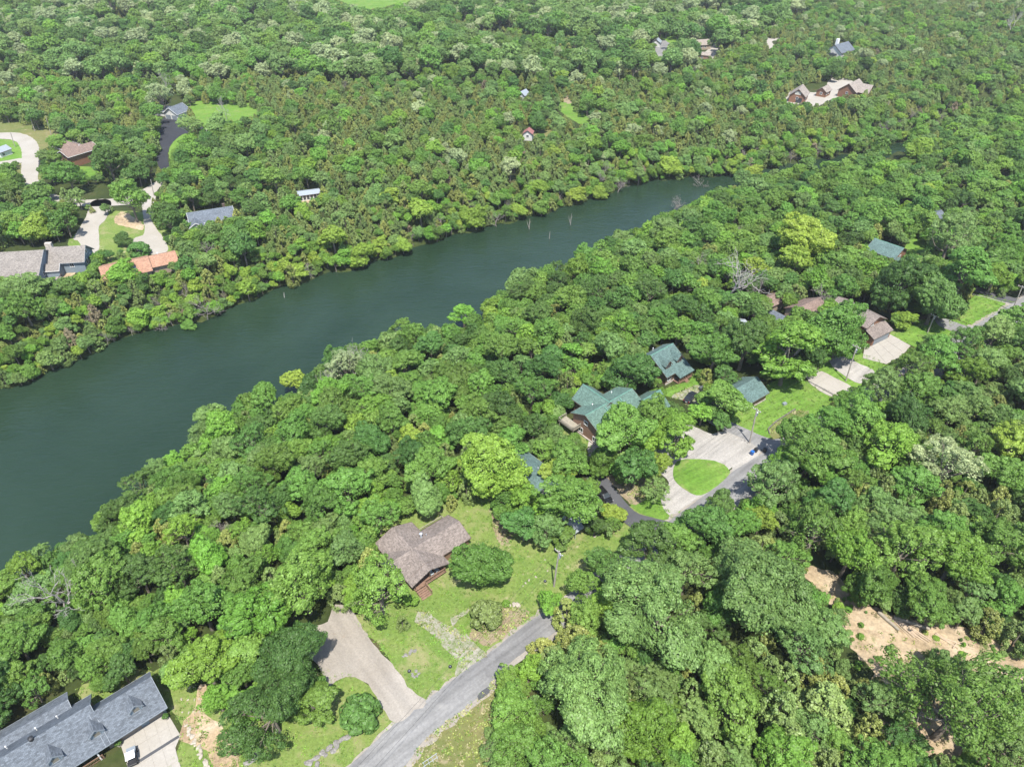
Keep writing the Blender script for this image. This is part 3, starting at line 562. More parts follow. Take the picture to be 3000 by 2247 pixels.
# --- green cabin with two dormers
h = house('dormered_cabin', 40.7, 151.5, 39.0, 'log cabin with dark green roof and two wall dormers behind parked car')
wing(h, -4.1, 4.1, -4.9, 1.0, 3.7, 3.3, 6.7, 4.9, 'log', 'roof_green2', .5, cap='cap_green', fascia='trim_brown')
for dx in (-2.2, 2.3): dormer(h, dx, -3.5, 4.0, 2.1, 3.4, 1.15, 1.15, 'log', 'roof_green2', -1, 'pane', 'trim_brown')
stack(h, -1.2, 3.0, 6.0, .08, .4, 'white')
MB().box(-1.2, 4.4, -6.9, -4.95, .2, .42).build('porch_floor', M['deck'], h)
shed_roof(h, [(-1.3,-7.2,2.4),(4.5,-7.2,2.4),(4.5,-5.2,3.1),(-1.3,-5.2,3.1)], 'roof_green2')
for px_ in (-1.0, 1.6, 4.2): MB().bar((px_, -6.8, .3), (px_, -6.8, 2.5), .18).build('porch_post', M['deck'], h)
railing(h, [(-1.0, -6.8, .42), (1.0, -6.8, .42)], 'deck'); railing(h, [(2.4, -6.8, .42), (4.2, -6.8, .42)], 'deck')
for k in range(3): MB().box(1.1, 2.3, -6.9-.35*(k+1), -6.9-.35*k-.02, -.2, .36-.12*k).build('step', M['deck'], h)
MB().box(-4.2, 4.15, -4.98, -4.82, -.5, .55).build('foundation', M['stone'], h)
railing(h, [(-4.4, 4.6, 3.0), (-.6, 4.6, 3.0)], 'deck'); MB().box(-4.5, -.5, 3.75, 4.7, 2.8, 3.0).build('balcony_floor', M['deck'], h)
window(h, (-2.8, -4.84, 1.7), 'y-', 1.2, 1.2); window(h, (2.8, -4.84, 1.7), 'y-', 1.2, 1.2)

# --- green garage
h = house('green_garage', 59.6, 139.8, 36.0, 'detached garage with grey green roof at the edge of mown lawn', 'garage')
wing(h, -4.1, 4.1, -4.0, 0, 3.6, 2.7, 4.9, 2.7, 'log', 'roof_green2', .45, cap=None, fascia='trim_brown')
MB().box(-4.2, 4.2, -4.06, -3.9, -.4, .4).build('foundation', M['stone'], h)
for gx0 in (-2.0, 2.0):
    for k in range(4): MB().box(gx0-1.5, gx0+1.5, -3.99, -3.92, .42+k*.5, .89+k*.5).build('garage_door_panel', M['trim_brown'], h)

# --- pale green roof half hidden under the trees, and the white lean-to near the drive
p = at(1566, 1380, LAND+4)
h = house('hidden_cottage', p.x-.5, p.y+.5, -48, 'grey green roofed cottage half hidden beneath the shade trees')
wing(h, -7.0, 7.0, -3.6, 0, 3.6, 3.0, 4.6, 3.0, 'tan_wall', 'roof_green2', .4, fascia='trim_grey')
stack(h, 1, .8, 4.3, .1, .4)
p = at(1698, 1520, LAND+2.2)
h = house('carport', p.x, p.y, 38, 'white metal lean-to carport under the leaning oak', 'carport')
shed_roof(h, [(-3.2,-2.3,2.1),(3.2,-2.3,2.1),(3.2,2.3,2.75),(-3.2,2.3,2.75)], 'metal_roof', th=.06)
for k in range(7): MB().bar((-3.1+k*1.03, -2.3, 2.15), (-3.1+k*1.03, 2.3, 2.8), .06, .05).build('roof_rib', M['metal_roof'], h)
for a in (-3, 3):
    MB().bar((a, -2.1, 0), (a, -2.1, 2.1), .1).build('post', M['galv'], h); MB().bar((a, 2.1, 0), (a, 2.1, 2.65), .1).build('post', M['galv'], h)

# --- brown two storey house by the broad concrete apron
h = house('brown_garage_house', 100.8, 173.6, 33.0, 'brown roofed two storey wood house above the broad concrete apron')
wing(h, -6.5, 6.0, -4.2, 0, 4.2, 5.2, 7.2, 5.2, 'redwood', 'roof_brown', .6, along='y', fascia='trim_brown')
shed_roof(h, [(-4.6,-10.0,2.75),(4.6,-10.0,2.75),(4.6,-6.3,4.4),(-4.6,-6.3,4.4)], 'roof_brown')
MB().box(-4.2, 4.2, -9.6, -6.45, -1, 2.85).build('wall', M['redwood'], h)
for k in range(4): MB().box(-3.6, 3.6, -9.67, -9.58, .05+k*.56, .58+k*.56).build('garage_door_panel', M['trim_grey'], h)
for k in range(4): stack(h, 1.2, -3+k*1.5, 6.6, .1, .15, 'trim_brown')
window(h, (4.22, -2, 3.8), 'x+', 1.2, 1.1); window(h, (4.22, 2, 3.8), 'x+', 1.2, 1.1); window(h, (-1.5, -6.48, 4.9), 'y-', 1.2, .7)
# --- roofs glimpsed between the trees
def simple_house(name, px, py, zr, rot, L, W, ze, rise, wall, roof, label, wins=True, oh=.4, cat='house', cap=None):
    g0 = atg(px, py, zr); h = house(name, g0.x, g0.y, rot, label, cat)
    wing(h, -L/2, L/2, -W/2, 0, W/2, ze, ze+rise, ze, wall, roof, oh, fascia='trim_brown', cap=cap)
    if wins:
        for k in range(max(1, int(L/3.5))): window(h, (-L/2+1.6+k*3.2, -W/2+.06, ze-1.4), 'y-', 1.1, 1.1)
        window(h, (L/2-.06, 0, ze-1.2), 'x+', 1.1, 1.1); window(h, (-L/2+.06, 0, ze-1.2), 'x-', 1.1, 1.1)
    return h
simple_house('rust_roofed_house', 2372, 893, 5, 35, 9, 9, 3.4, 2.6, 'tan_wall', 'roof_rust', 'rust brown roofed house behind the bare grey tree')
simple_house('rust_roofed_outbuilding', 2262, 868, 4, 35, 6, 5, 2.8, 1.6, 'tan_wall', 'roof_rust', 'small rust roofed outbuilding deep among trees', False, .3, 'shed')
simple_house('slate_shed', 2275, 915, 4, -55, 6, 5, 2.6, 1.6, 'white_siding', 'roof_slate', 'little slate roofed shed below the rust roofed house', True, .35, 'shed')
simple_house('metal_shed', 2168, 942, 3, 35, 4, 3.4, 2.4, .6, 'white_siding', 'metal_roof', 'pale metal roofed shed glimpsed through the canopy', False, .2, 'shed')
h = simple_house('green_cabin', 2602, 722, 5, -48, 9.5, 10, 4.0, 2.2, 'redwood', 'roof_green2', 'small cabin with bright green roof at right of the near woods', True, .4, 'cabin', 'cap_green')
wing(h, 4.8, 8.2, -4.8, -2.6, -.4, 2.8, 3.7, 2.8, 'redwood', 'roof_green2', .3)
simple_house('slate_roofed_house', 2737, 630, 5, 40, 10, 6, 3.6, 2, 'redwood', 'roof_slate', 'slate roofed house almost swallowed by trees at right', True)

# --- far bank, left
G = at(70, 765, LAND+5)
h = house('blue_grey_house', G.x, G.y, 8, 'large blue grey house with weathered roof on the far left bank')
wing(h, -18, 7.0, -8.8, 0, 7.6, 4.0, 8.6, 4.2, 'bluegrey', 'roof_weather', .5, fascia='trim_grey')
wing(h, 7.2, 18.5, -1.0, 3.4, 7.8, 4.4, 7.8, 4.4, 'bluegrey', 'roof_weather', .5, fascia='trim_grey')
wing(h, 6.0, 11.5, -4.4, -2.4, -.4, 3.2, 4.6, 3.2, 'bluegrey', 'roof_weather', .3, fascia='white')
MB().box(2.0, 6.2, -9.6, -8.7, -1, 3.7).build('bay', M['bluegrey'], h); window(h, (4.1, -9.6, 2.3), 'y-', 3.2, 1.8)
for cx in (10.5, 14.5): window(h, (cx, -.94, 3.0), 'y-', 1.2, 1.4)
for cy in (1.5, 5.0): window(h, (18.44, cy, 3.0), 'x+', 1.2, 1.6)
window(h, (18.44, 3.4, 5.6), 'x+', 1.1, 1.2); window(h, (6.94, -4.6, 2.4), 'x+', 1.0, 1.4)
MB().box(-10.5, -8.2, -3.2, -2.0, 5.5, 9.2).build('chimney', M['stone'], h); MB().box(6.4, 8.4, 3.6, 4.8, 6.0, 9.0).build('chimney', M['stone'], h)
MB().box(7.3, 12, -7.5, -4.6, -1, .8).build('terrace', M['stone'], h); railing(h, [(7.4,-7.5,.8),(12,-7.5,.8),(12,-4.6,.8)], 'trim_brown')
G = at(418, 765, LAND+4)
h = house('orange_roofed_house', G.x, G.y, 30, 'low house with bright orange shingle roof on the far left bank')
wing(h, -12.5, 1.5, -5.8, 0, 5.8, 3.0, 5.0, 3.0, 'tan_wall', 'roof_orange', .5, fascia='trim_brown')
wing(h, 1.6, 10.0, -3.6, .8, 5.2, 3.0, 4.75, 3.0, 'tan_wall', 'roof_orange', .5, fascia='trim_brown')
for k in range(3): MB().box(-5.2+k*.95, -4.4+k*.95, -5.75, -3.0, 3.1, 4.2).build('skylight', M['pane'], h)
stack(h, -5.5, -1.8, 4.2, .35, .8, 'galv', 'chimney'); stack(h, 5, 1.4, 4.6, .14, .4, 'white')
MB().box(-5.5, -2.5, -8.0, -5.5, .2, .45).build('deck_floor', M['deck_grey'], h); railing(h, [(-5.5,-8,.45),(-2.5,-8,.45)], 'trim_brown')
G = at(628, 625, LAND+4)
h = house('blue_roofed_house', G.x, G.y, 24, 'house with pale slate blue roof above the far bank woods')
wing(h, -9, 6.5, -4.6, 0, 4.6, 3.2, 5.8, 3.2, 'white_siding', 'roof_slate', .45, fascia='white'); wing(h, -7.6, -.4, 4.6, 7.2, 9.8, 3.0, 4.6, 3.0, 'white_siding', 'roof_slate', .4, along='y', fascia='white')
MB().box(3.4, 4.4, .4, 1.3, 4.5, 6.8).build('chimney', M['trim_brown'], h); window(h, (-8.94, 0, 2.8), 'x-', 1.4, 1.4); window(h, (-8.94, -2.6, 1.6), 'x-', 1, 1.2)
G = atg(222, 440, 4)
h = house('brown_deck_house', G.x, G.y, -32, 'brown roofed house with long front deck on the far left slope')
wing(h, -10, 4, -4, 0, 4, 5.2, 7.2, 5.2, 'redwood', 'roof_rust', .6, fascia='white'); wing(h, -8.5, 5.5, -9.0, -4.6, -.2, 5.2, 7.0, 5.2, 'redwood', 'roof_rust', .6, along='y', fascia='white')
MB().box(.2, 9.2, -10.6, -8.6, 2.6, 2.8).build('deck_floor', M['deck'], h); railing(h, [(.2,-10.6,2.8),(9.2,-10.6,2.8)], 'deck')
for a in (.4, 4.6, 9): MB().bar((a,-10.4,-.5), (a,-10.4,2.7), .2).build('deck_post', M['trim_brown'], h)
for a in (2.2, 5.2, 7.8): window(h, (a, -8.44, 3.9), 'y-', 1.6, 1.5, 'pane', True, 'trim_brown')
G = atg(508, 318, 5)
h = house('slate_gable_house', G.x, G.y, -20, 'white house with dark slate roof at the head of the black driveway')
wing(h, -3, 6.5, -4.2, 0, 4.2, 3.4, 6.2, 3.4, 'white_siding', 'roof_slate', .5, along='y', fascia='white'); wing(h, -15, -4.4, 0, 3.2, 6.4, 3.0, 5.0, 3.0, 'white_siding', 'roof_slate', .5, fascia='white')
for a in (-2.0, 2.0):
    for k in range(4): MB().box(a-1.6, a+1.6, -3.08, -2.98, .1+k*.55, .62+k*.55).build('garage_door_panel', M['trim_grey'], h)
h = simple_house('white_shed', 903, 560, 3.0, 20, 8.5, 5, 2.6, .7, 'white_siding', 'metal_roof', 'small white pavilion with posts in the far bank cedars', False, .3, 'shed')
for k in range(6): MB().box(-3.9+k*1.4, -2.9+k*1.4, -2.5, -2.42, .5, 2.1).build('dark_opening_panel', M['pane'], h)  # dark panels on the solid wall stand for shade inside the openings
h = simple_house('white_outbuilding', 2, 437, 3, 70, 6, 5, 2.6, 1.5, 'white_siding', 'metal_roof', 'small white outbuilding at the left edge inside the street bend', True, .3, 'shed')
h = simple_house('red_roofed_shed', 1548, 384, 4, 80, 5, 4.5, 3.4, 1.6, 'white_siding', 'red_metal', 'narrow white shed with faded red roof in the far cedars', True, .3, 'shed')
simple_house('grey_hut', 1533, 270, 4, 60, 6, 5, 3, 2, 'white_siding', 'metal_roof', 'pale grey roofed hut behind the big oak in the far woods', False, .3, 'hut')
# --- far bank, upper right
simple_house('far_grey_house', 2035, 122, 5, 15, 22, 9, 3.4, 2.6, 'tan_wall', 'roof_tan', 'long tan grey roofed house beside the far asphalt court')
simple_house('far_white_garage', 1925, 118, 4, 70, 7, 6, 3, 2, 'white_siding', 'metal_roof', 'small white building left of the far asphalt court', True, .3, 'garage')
simple_house('far_brick_garage', 2062, 150, 5, -20, 10, 8, 3.2, 1.2, 'brick', 'roof_tan', 'brick outbuilding with flat tan roof below the long far house', True, .3, 'garage')
h = simple_house('white_far_house', 2463, 138, 6, 40, 17, 12, 4.2, 4.2, 'white_siding', 'roof_slate', 'white house with slate blue roof alone in the upper right woods')
MB().box(-1, 1.2, 2.4, 4.0, 5, 10.5).build('chimney', M['white'], h); MB().box(-9.4, -8.6, -3, 3, 2.2, 3.2).build('awning', M['roof_slate'], h)
h = simple_house('brick_red_house', 2345, 262, 6, 62, 12, 8.6, 3.8, 3.6, 'redwood', 'roof_tan', 'gabled red wood house, leftmost of three tan roofed far buildings')
window(h, (-5.94, 0, 5.2), 'x-', 3.0, 1.3, 'pane_pale', True); MB().box(-6.0, -5.86, -2.8, .4, .1, 2.7).build('dark_doorway_panel', M['pane'], h)  # dark panel imitates the shade inside an open garage
simple_house('brick_red_garage', 2417, 254, 5, 50, 8, 5.5, 3.2, 2.0, 'redwood', 'roof_tan', 'middle and smallest of the three tan roofed far buildings', True, .4, 'garage')
h = simple_house('brick_red_lodge', 2500, 248, 6, 48, 15, 10, 4.0, 3.8, 'redwood', 'roof_tan', 'gabled red wood lodge, rightmost of three tan roofed far buildings')
wing(h, -10.5, 0, -4.4, 0, 4.4, 3.9, 7.4, 3.9, 'redwood', 'roof_tan', .5, along='y', fascia='trim_brown')
# ------------------------------------------------------------------ vehicles, poles, bins, rocks, logs
def car(name, loc, rz, paint, L, W, H, label, cat, estate=True):
    r = empty(name, loc, rz, label, cat, 'parked cars')
    def loft(sections, nm, mat, par, smooth=False):
        """sections: (x, half-width low, half-width high, z low, z high)"""
        vs = []; fs = []
        for x, a, b, z0, z1 in sections: vs += [(x,-a,z0),(x,a,z0),(x,b,z1),(x,-b,z1)]
        for i in range(len(sections)-1):
            for k in range(4): fs.append((i*4+k, i*4+(k+1)%4, i*4+4+(k+1)%4, i*4+4+k))
        fs += [(3,2,1,0), tuple(len(vs)-4+k for k in range(4))]
        return MB().add(vs, fs).build(nm, mat, par, .06)
    w = W/2
    body = loft([(-L/2,w*.86,w*.8,.45,.95),(-L/2+.15,w*.97,w*.93,.3,1.0),(-L*.2,w,w*.95,.28,1.02),(L*.18,w,w*.95,.28,1.0),(L*.33,w*.98,w*.9,.28,.95),(L/2-.12,w*.92,w*.82,.32,.84),(L/2,w*.8,w*.72,.42,.74)], 'body', paint, r)
    loft([(-L/2+.12,w*.9,w*.74,.99,1.02),(-L/2+(.38 if estate else .9),w*.9,w*.72,.99,H-.1),(-L*.1,w*.92,w*.74,.99,H-.06),(L*.08,w*.92,w*.72,.99,H-.1),(L*.27,w*.88,w*.8,.96,.99)], 'windows', M['pane'], r)
    roof = loft([(-L/2+(.34 if estate else .95),w*.74,w*.66,H-.13,H-.03),(-L*.1,w*.77,w*.7,H-.08,H),(L*.09,w*.75,w*.66,H-.13,H-.04)], 'roof', paint, r)
    for s in (-1,1): MB().bar((-L*.36, s*w*.62, H+.03), (L*.04, s*w*.62, H+.03), .05).build('roof_rail', M['black'], roof)
    for sx in (-L*.31, L*.31):
        for sy in (-1,1):
            t = MB().tube([(sx, sy*(w-.2), .33),(sx, sy*(w+.01), .33)], .33, 16).build('wheel', M['tyre'], r)
            MB().tube([(sx, sy*(w-.05), .33),(sx, sy*(w+.025), .33)], .2, 12).build('rim', M['rim'], t)
    for s in (-1,1):
        MB().box(L/2-.16, L/2-.015, s*w*.7-.16, s*w*.7+.16, .6, .74).build('headlight', M['clear_lens'], r)
        MB().box(-L/2-.02, -L/2+.14, s*w*.72-.13, s*w*.72+.13, .68, .95).build('tail_light', M['red_lens'], r)
        MB().box(L*.16, L*.16+.2, s*(w+.02)-.1, s*(w+.02)+.1, .98, 1.12).build('wing_mirror', paint, r)
        for d in (-L*.12, L*.08): MB().box(d-.12, d+.1, s*(w-.0)-.02, s*(w-.0)+.02, .82, .87).build('door_handle', M['rim'], r)
    MB().box(-L/2-.03, -L/2+.02, -.26, .26, .5, .64).build('number_plate', M['white'], r)
    MB().box(-L/2-.06, -L/2+.12, -w*.85, w*.85, .34, .5).build('bumper', M['black'], r); MB().box(L/2-.12, L/2+.04, -w*.78, w*.78, .32, .46).build('bumper', M['black'], r)
    return r
p = at(2023, 1163, LAND+.8); car('parked_car', (p.x, p.y, LAND+.145), math.radians(52), M['paint_navy'], 4.9, 1.95, 1.72, 'dark estate car parked on the weedy gravel before the cabin', 'car')
p = at(2064, 1147, LAND+.8); car('parked_car', (p.x+.6, p.y+.2, LAND+.145), math.radians(118), M['paint_silver'], 4.6, 1.85, 1.5, 'grey car half hidden by the tree beside the gravel yard', 'car', False)
p = at(1770, 1450, LAND+.8); car('parked_car', (p.x, p.y, LAND+.155), math.radians(-62), M['paint_black'], 4.6, 1.9, 1.65, 'black car parked under the trees on the dark drive', 'car')
# utility cart on the concrete apron
p = at(388, 2218, LAND+.6); r = empty('utility_cart', (p.x, p.y, LAND+.155), math.radians(-62), 'white roofed utility cart parked on the concrete apron', 'cart')
MB().box(-1.4,1.4,-.62,.62,.35,.75).build('body', M['black'], r, .05); MB().box(-1.5,-.5,-.66,.66,.75,1.0).build('cargo_bed', M['trim_grey'], r, .03)
MB().box(-.35,1.0,-.68,.68,1.75,1.83).build('canopy', M['white'], r, .04); MB().box(-.4,.2,-.55,.55,.75,.95).build('seat', M['cushion'], r, .04)
for a in (-.3,.95):
    for b in (-.6,.6): MB().bar((a,b,.7),(a,b,1.76),.06).build('post', M['black'], r)
for a in (-1.0,.95):
    for b in (-.66,.66):
        t = MB().tube([(a,b-.12,.28),(a,b+.12,.28)], .29, 14).build('wheel', M['tyre'], r); MB().tube([(a,b-.13,.28),(a,b+.13,.28)], .14, 10).build('rim', M['rim'], t)
# planters and apron shrubs
def pot(px, py, label):
    p = at(px, py); r = empty('planter', (p.x, p.y, LAND+.15), 0, label, 'planter', 'apron planters')
    MB().tube([(0,0,0),(0,0,.45),(0,0,.5)], [.28,.38,.36], 12).build('pot', M['stone'], r)
    V, Fq = leaf_ball(.5, 160, 5, .14); o = link('plant', mesh_np('plant', V+np.array([0,0,.75]), [Fq], [LEAF['dark']]), r)
def leaf_ball(R, n, seed, size, flat=.8):
    g = np.random.default_rng(seed); d = g.normal(size=(n,3)); d /= np.linalg.norm(d,axis=1)[:,None]; d[:,2] = np.where(d[:,2] < -.5, -d[:,2], d[:,2])
    c = d*R*(.75+.3*g.random((n,1)))*np.array([1,1,flat]); return leaf_quads(c, d+g.normal(size=(n,3))*.5, size*(.7+.6*g.random(n)), g)
def leaf_quads(c, nrm, size, g):
    nrm = nrm/np.linalg.norm(nrm,axis=1)[:,None]; a = g.normal(size=nrm.shape); u = np.cross(nrm, a); u /= np.linalg.norm(u,axis=1)[:,None]+1e-9
    v = np.cross(nrm, u); s = size[:,None]
    V = np.stack([c-u*s, c-v*s*.62, c+u*s, c+v*s*.62+nrm*s*.15], 1).reshape(-1,3)
    return V, np.arange(len(V)).reshape(-1,4)
pot(489, 2106, 'round potted plant at the right end of the garage doors'); pot(352, 2184, 'round potted plant at the left end of the garage doors')

# utility poles
def pole(bx, by, tx, ty, label, trans=True, arm=True, hgt=None):
    b = atg(bx, by)
    if hgt is None:   # height at which the top falls where the photograph has it
        hgt = min(((proj(b.x, b.y, b.z+q)[1]-ty)**2, q) for q in [i*.1 for i in range(50,140)])[1]
    top = b+Vector((0,0,hgt)); tx_w = at(tx, ty, top.z); lean = Vector((max(-.9,min(.9,tx_w.x-b.x)), 0, hgt))
    r = empty('utility_pole', b, math.radians(40), label, 'utility pole', 'utility poles'); R = Matrix.Rotation(-math.radians(40), 3, 'Z'); ln = R @ lean
    MB().tube([(0,0,-1), ln*.5, ln], [.19,.16,.13], 10).build('shaft', M['pole_wood'], r)
    if arm:
        MB().bar(ln*.955+Vector((0,-1.1,0)), ln*.955+Vector((0,1.1,0)), .12, .14).build('crossarm', M['pole_wood'], r)
        for k in (-1,-.4,.4,1): c = ln*.955+Vector((0,k,.07)); MB().tube([c, c+Vector((0,0,.12)), c+Vector((0,0,.22))], [.05,.08,.03], 8).build('insulator', M['white'], r)
    if trans:
        c = ln*.83+Vector((.42,0,0)); d = MB().tube([c+Vector((0,0,-.5)), c+Vector((0,0,.45)), c+Vector((0,0,.55))], [.27,.27,.15], 12).build('transformer', M['galv'], r)
        MB().bar(ln*.83, c, .12).build('bracket', M['galv'], d)
    return b+lean*.955
tops = [pole(1622,1718,1638,1614,'leaning grey utility pole on the lawn near the lane'),
        pole(2196,1298,2218,1197,'utility pole between white gravel and asphalt drive'),
        pole(2478,1116,2511,1012,'utility pole beside the tan driveway'),
        pole(2717,975,2739,923,'utility pole on the grass beyond the concrete apron'),
        pole(2964,915,2996,838,'weathered utility pole at the far right edge', False)]
pole(102,385,84,340,'leaning utility pole above the concrete street bend', True, False, 11); pole(44,432,30,396,'short pole inside the concrete street bend', False, False, 7)
pole(612,428,603,388,'thin pole on the grass beside the black driveway', False, False, 8); pole(150,395,133,360,'bare pole at the edge of the far left woods', False, False, 9)
pole(451,575,443,548,'small pole where the far drives meet', False, False, 7); pole(1498,272,1496,250,'pole among the far woods left of the grey hut', False, False, 8)
def wire(a, b, off, label):
    a = a+Vector(off); b = b+Vector(off); pts = []
    for k in range(13): t = k/12; q = a.lerp(b, t); q.z -= 4*t*(1-t)*(a-b).length*.018; pts.append(q)
    tag(MB().tube(pts, .018, 4).build('power_line', M['wire']), label, 'cable', 'power lines along the lane')
pre = Vector((-38, 22, LAND+11.5))
chain = [pre]+tops
spans = ['over the lower lane', 'from the lawn pole to the gravel pole', 'from the gravel pole to the tan drive pole', 'above the concrete apron', 'towards the far right pole']
for i in range(5):
    for off, w in (((-.7,.7,.2),'house side'), ((.7,-.7,.2),'woods side')): wire(chain[i], chain[i+1], off, 'thin black cable '+spans[i]+', '+w)

# wheelie bins
def bin_(px, py, mat, label):
    p = at(px, py); r = empty('wheelie_bin', (p.x, p.y, LAND+.11), math.radians(35), label, 'bin', 'wheelie bins by the lane')
    vs = [(-.26,-.3,.08),(.26,-.3,.08),(.26,.3,.08),(-.26,.3,.08),(-.34,-.38,1.05),(.34,-.38,1.05),(.34,.38,1.05),(-.34,.38,1.05)]
    MB().add(vs, [(3,2,1,0),(4,5,6,7),(0,1,5,4),(1,2,6,5),(2,3,7,6),(3,0,4,7)]).build('body', M[mat], r, .03)
    MB().box(-.38,.38,-.43,.4,1.05,1.13).build('lid', M[mat], r, .03); MB().bar((-.3,.44,1.0),(.3,.44,1.0),.05).build('handle', M['black'], r)
    for a in (-.28,.28): MB().tube([(a-.03,.36,.1),(a+.03,.36,.1)], .1, 10).build('wheel', M['tyre'], r)
bin_(2202, 1333, 'bin_blue', 'blue wheelie bin standing on the white gravel by lane'); bin_(2213, 1325, 'black', 'black wheelie bin beside the blue one'); bin_(2239, 1325, 'black', 'small black bin at the edge of the lane')
# timber edging, stone edge, sign, lawn fittings
def polyline_edge(name, px, mat, w, hgt, label, seg=1.6, piece='timber'):
    P = [at(*q) for q in px]; r = empty(name, (P[0].x, P[0].y, LAND), 0, label, 'edging'); o = P[0]
    for a, b in zip(P[:-1], P[1:]):
        n = max(1, int((b-a).length/seg))
        for k in range(n):
            q0, q1 = a.lerp(b, (k+.02)/n)-o, a.lerp(b, (k+.98)/n)-o; z = hgt/2+rng.uniform(-.02,.02)
            MB().bar((q0.x,q0.y,z), (q1.x,q1.y,z), w, hgt).build(piece, M[mat], r)
polyline_edge('timber_edging', [(2254,1272),(2250,1258),(2275,1235),(2330,1200)], 'old_timber', .25, .4, 'low grey timber edging round the gravelly plot')
polyline_edge('stone_edging', [(2368,1118),(2400,1135),(2445,1160)], 'rock', .35, .35, 'low stone edge along the tan driveway', .9, 'stone')
polyline_edge('kerb_edging', [(2836,860),(2880,870),(2960,893),(3050,915)], 'kerb', .2, .2, 'pale concrete kerb along the dark drive at far right', 2.5, 'kerb_stone')
p = at(1863, 1574); r = empty('yard_sign', (p.x, p.y, LAND), .5, 'tiny white yard sign at the end of the dark drive', 'sign')
MB().box(-.35,.35,-.02,.02,.4,.95).build('panel', M['white'], r); MB().bar((-.28,0,0),(-.28,0,.5),.04).build('stake', M['galv'], r); MB().bar((.28,0,0),(.28,0,.5),.04).build('stake', M['galv'], r)
for (px, py, lb) in ((1319,1953,'small dark round lid in the lawn near the lane'), (1199,1966,'small dark round lid beside the stone ring'), (1597,1703,'dark round lid near the leaning utility pole')):
    p = at(px, py); r = empty('access_lid', (p.x, p.y, LAND+.025), 0, lb, 'lid'); MB().tube([(0,0,0),(0,0,.12)], .32, 14).build('cover', M['black'], r); MB().tube([(0,0,.1),(0,0,.2)], .08, 8).build('knob', M['galv'], r)
p = at(2362, 1195); r = empty('garden_trolley', (p.x+-5.2, p.y+1.2, LAND), .4, 'small grey garden box beside the timber edging', 'box')
MB().box(-.5,.5,-.35,.35,.1,.6).build('tub', M['galv'], r, .05); MB().box(-.53,.53,-.38,.38,.6,.68).build('lid', M['trim_grey'], r, .03)
# survey frame by the lower edge
p = at(1262, 2232); r = empty('metal_stand', (p.x, p.y, LAND), math.radians(35), 'pale metal stand beside the lane at the bottom edge', 'stand')
for a in (-1.1,-.35,.35,1.1): MB().bar((a,-.25,0),(a,.25,1.0),.07).build('upright', M['galv'], r)
for zz in (.35,.95): MB().bar((-1.3,.25*zz*2-.25,zz),(1.3,.25*zz*2-.25,zz),.06).build('rail', M['galv'], r)

# rocks
def rock_mesh(seed, sub=2, rough=.28):
    import bmesh
    bm = bmesh.new(); bmesh.ops.create_icosphere(bm, subdivisions=sub, radius=1); g = random.Random(seed)
    ph = [(Vector((g.gauss(0,1),g.gauss(0,1),g.gauss(0,1))), g.uniform(0,6), g.uniform(1.2,3)) for _ in range(7)]
    for v in bm.verts:
        d = 1+sum(rough*.4*math.sin(v.co.dot(a)*f+o) for a, o, f in ph); v.co *= d; v.co.z = max(-.35, v.co.z*.62)
        v.co.x = round(v.co.x*3.2)/3.2*.5+v.co.x*.5; v.co.z = round(v.co.z*4)/4*.5+v.co.z*.5
    me = bpy.data.meshes.new('rock'); bm.to_mesh(me); bm.free(); return me
RK = [rock_mesh(i) for i in range(5)]
for i, m_ in enumerate(RK): m_.materials.append(M['rock'])
RKP = [m_.copy() for m_ in RK]
for m_ in RKP: m_.materials.clear(); m_.materials.append(M['rock_pale'])
def rocks(px_list, label, group, pale=False, spread=0):
    for (px, py, s) in px_list:
        p = atg(px, py); o = link('rock', rng.choice(RKP if pale else RK)); o.location = (p.x, p.y, p.z+s*.12)
        s *= .6 if pale else .58; o.scale = (s*rng.uniform(.8,1.5), s*rng.uniform(.6,1.0), s*rng.uniform(.5,.8)); o.rotation_euler = (0,0,rng.uniform(0,6)); tag(o, label, 'rock', group)
rocks([(905,2235,1.1),(925,2222,.8),(945,2205,.9),(965,2192,1.0),(985,2180,1.0),(1000,2168,.8),(1015,2162,.9),(930,2240,.9),(955,2212,.7),(1025,2155,.6),(975,2200,.8)], 'grey limestone rock in the ledge beside the lower lane', 'ledge rocks by the lane')
rocks([(750,2215,1.0),(735,2225,1.0),(722,2235,.8),(765,2210,.7)], 'grey limestone rock on the grass right of the eroded gully', 'rocks right of the gully')
rocks([(1190,1918,.6),(1203,1911,.7),(1215,1906,.6),(1182,1923,.4)], 'grey rock in the short row on the lawn', 'rocks in a row on the lawn')
rocks([(1208,1973,.45),(1219,1966,.45),(1226,1974,.45),(1216,1982,.45),(1209,1980,.4),(1222,1980,.35)], 'grey rock in the small ring on the lawn', 'rocks in a ring on the lawn')
g_ = [(545+math.sin(k*1.3)*6+k*3.4, 2125+k*6.5, .35+.2*((k*7)%3)) for k in range(20)]
rocks(g_, 'pale flat stone edging the eroded gully', 'stones along the gully', True)
rocks([(530+((k*53)%70), 2010+((k*37)%110), .3) for k in range(16)], 'pale stone scattered at the head of the gully', 'stones at head of the gully', True)
rocks([(1078+((k*11)%40), 2062+((k*23)%60), .4) for k in range(7)], 'grey stone behind the dense round bush', 'stones behind the dense bush')
rocks([(1540,1708,.35),(1550,1700,.4),(1570,1690,.35),(1532,1716,.3),(1597,1640,.3),(1604,1672,.25)], 'pale stone on the patchy lawn left of the leaning pole', 'stones on the patchy lawn', True)
rocks([(1490,1772,.9),(1505,1771,.9),(1518,1773,.8)], 'flat pale slab by the small bright shrub', 'slabs by the small shrub', True)
rocks([(2172,1290,.5),(2182,1292,.7),(2190,1297,.45)], 'boulder at the foot of the pole by the white gravel', 'boulders at the pole')
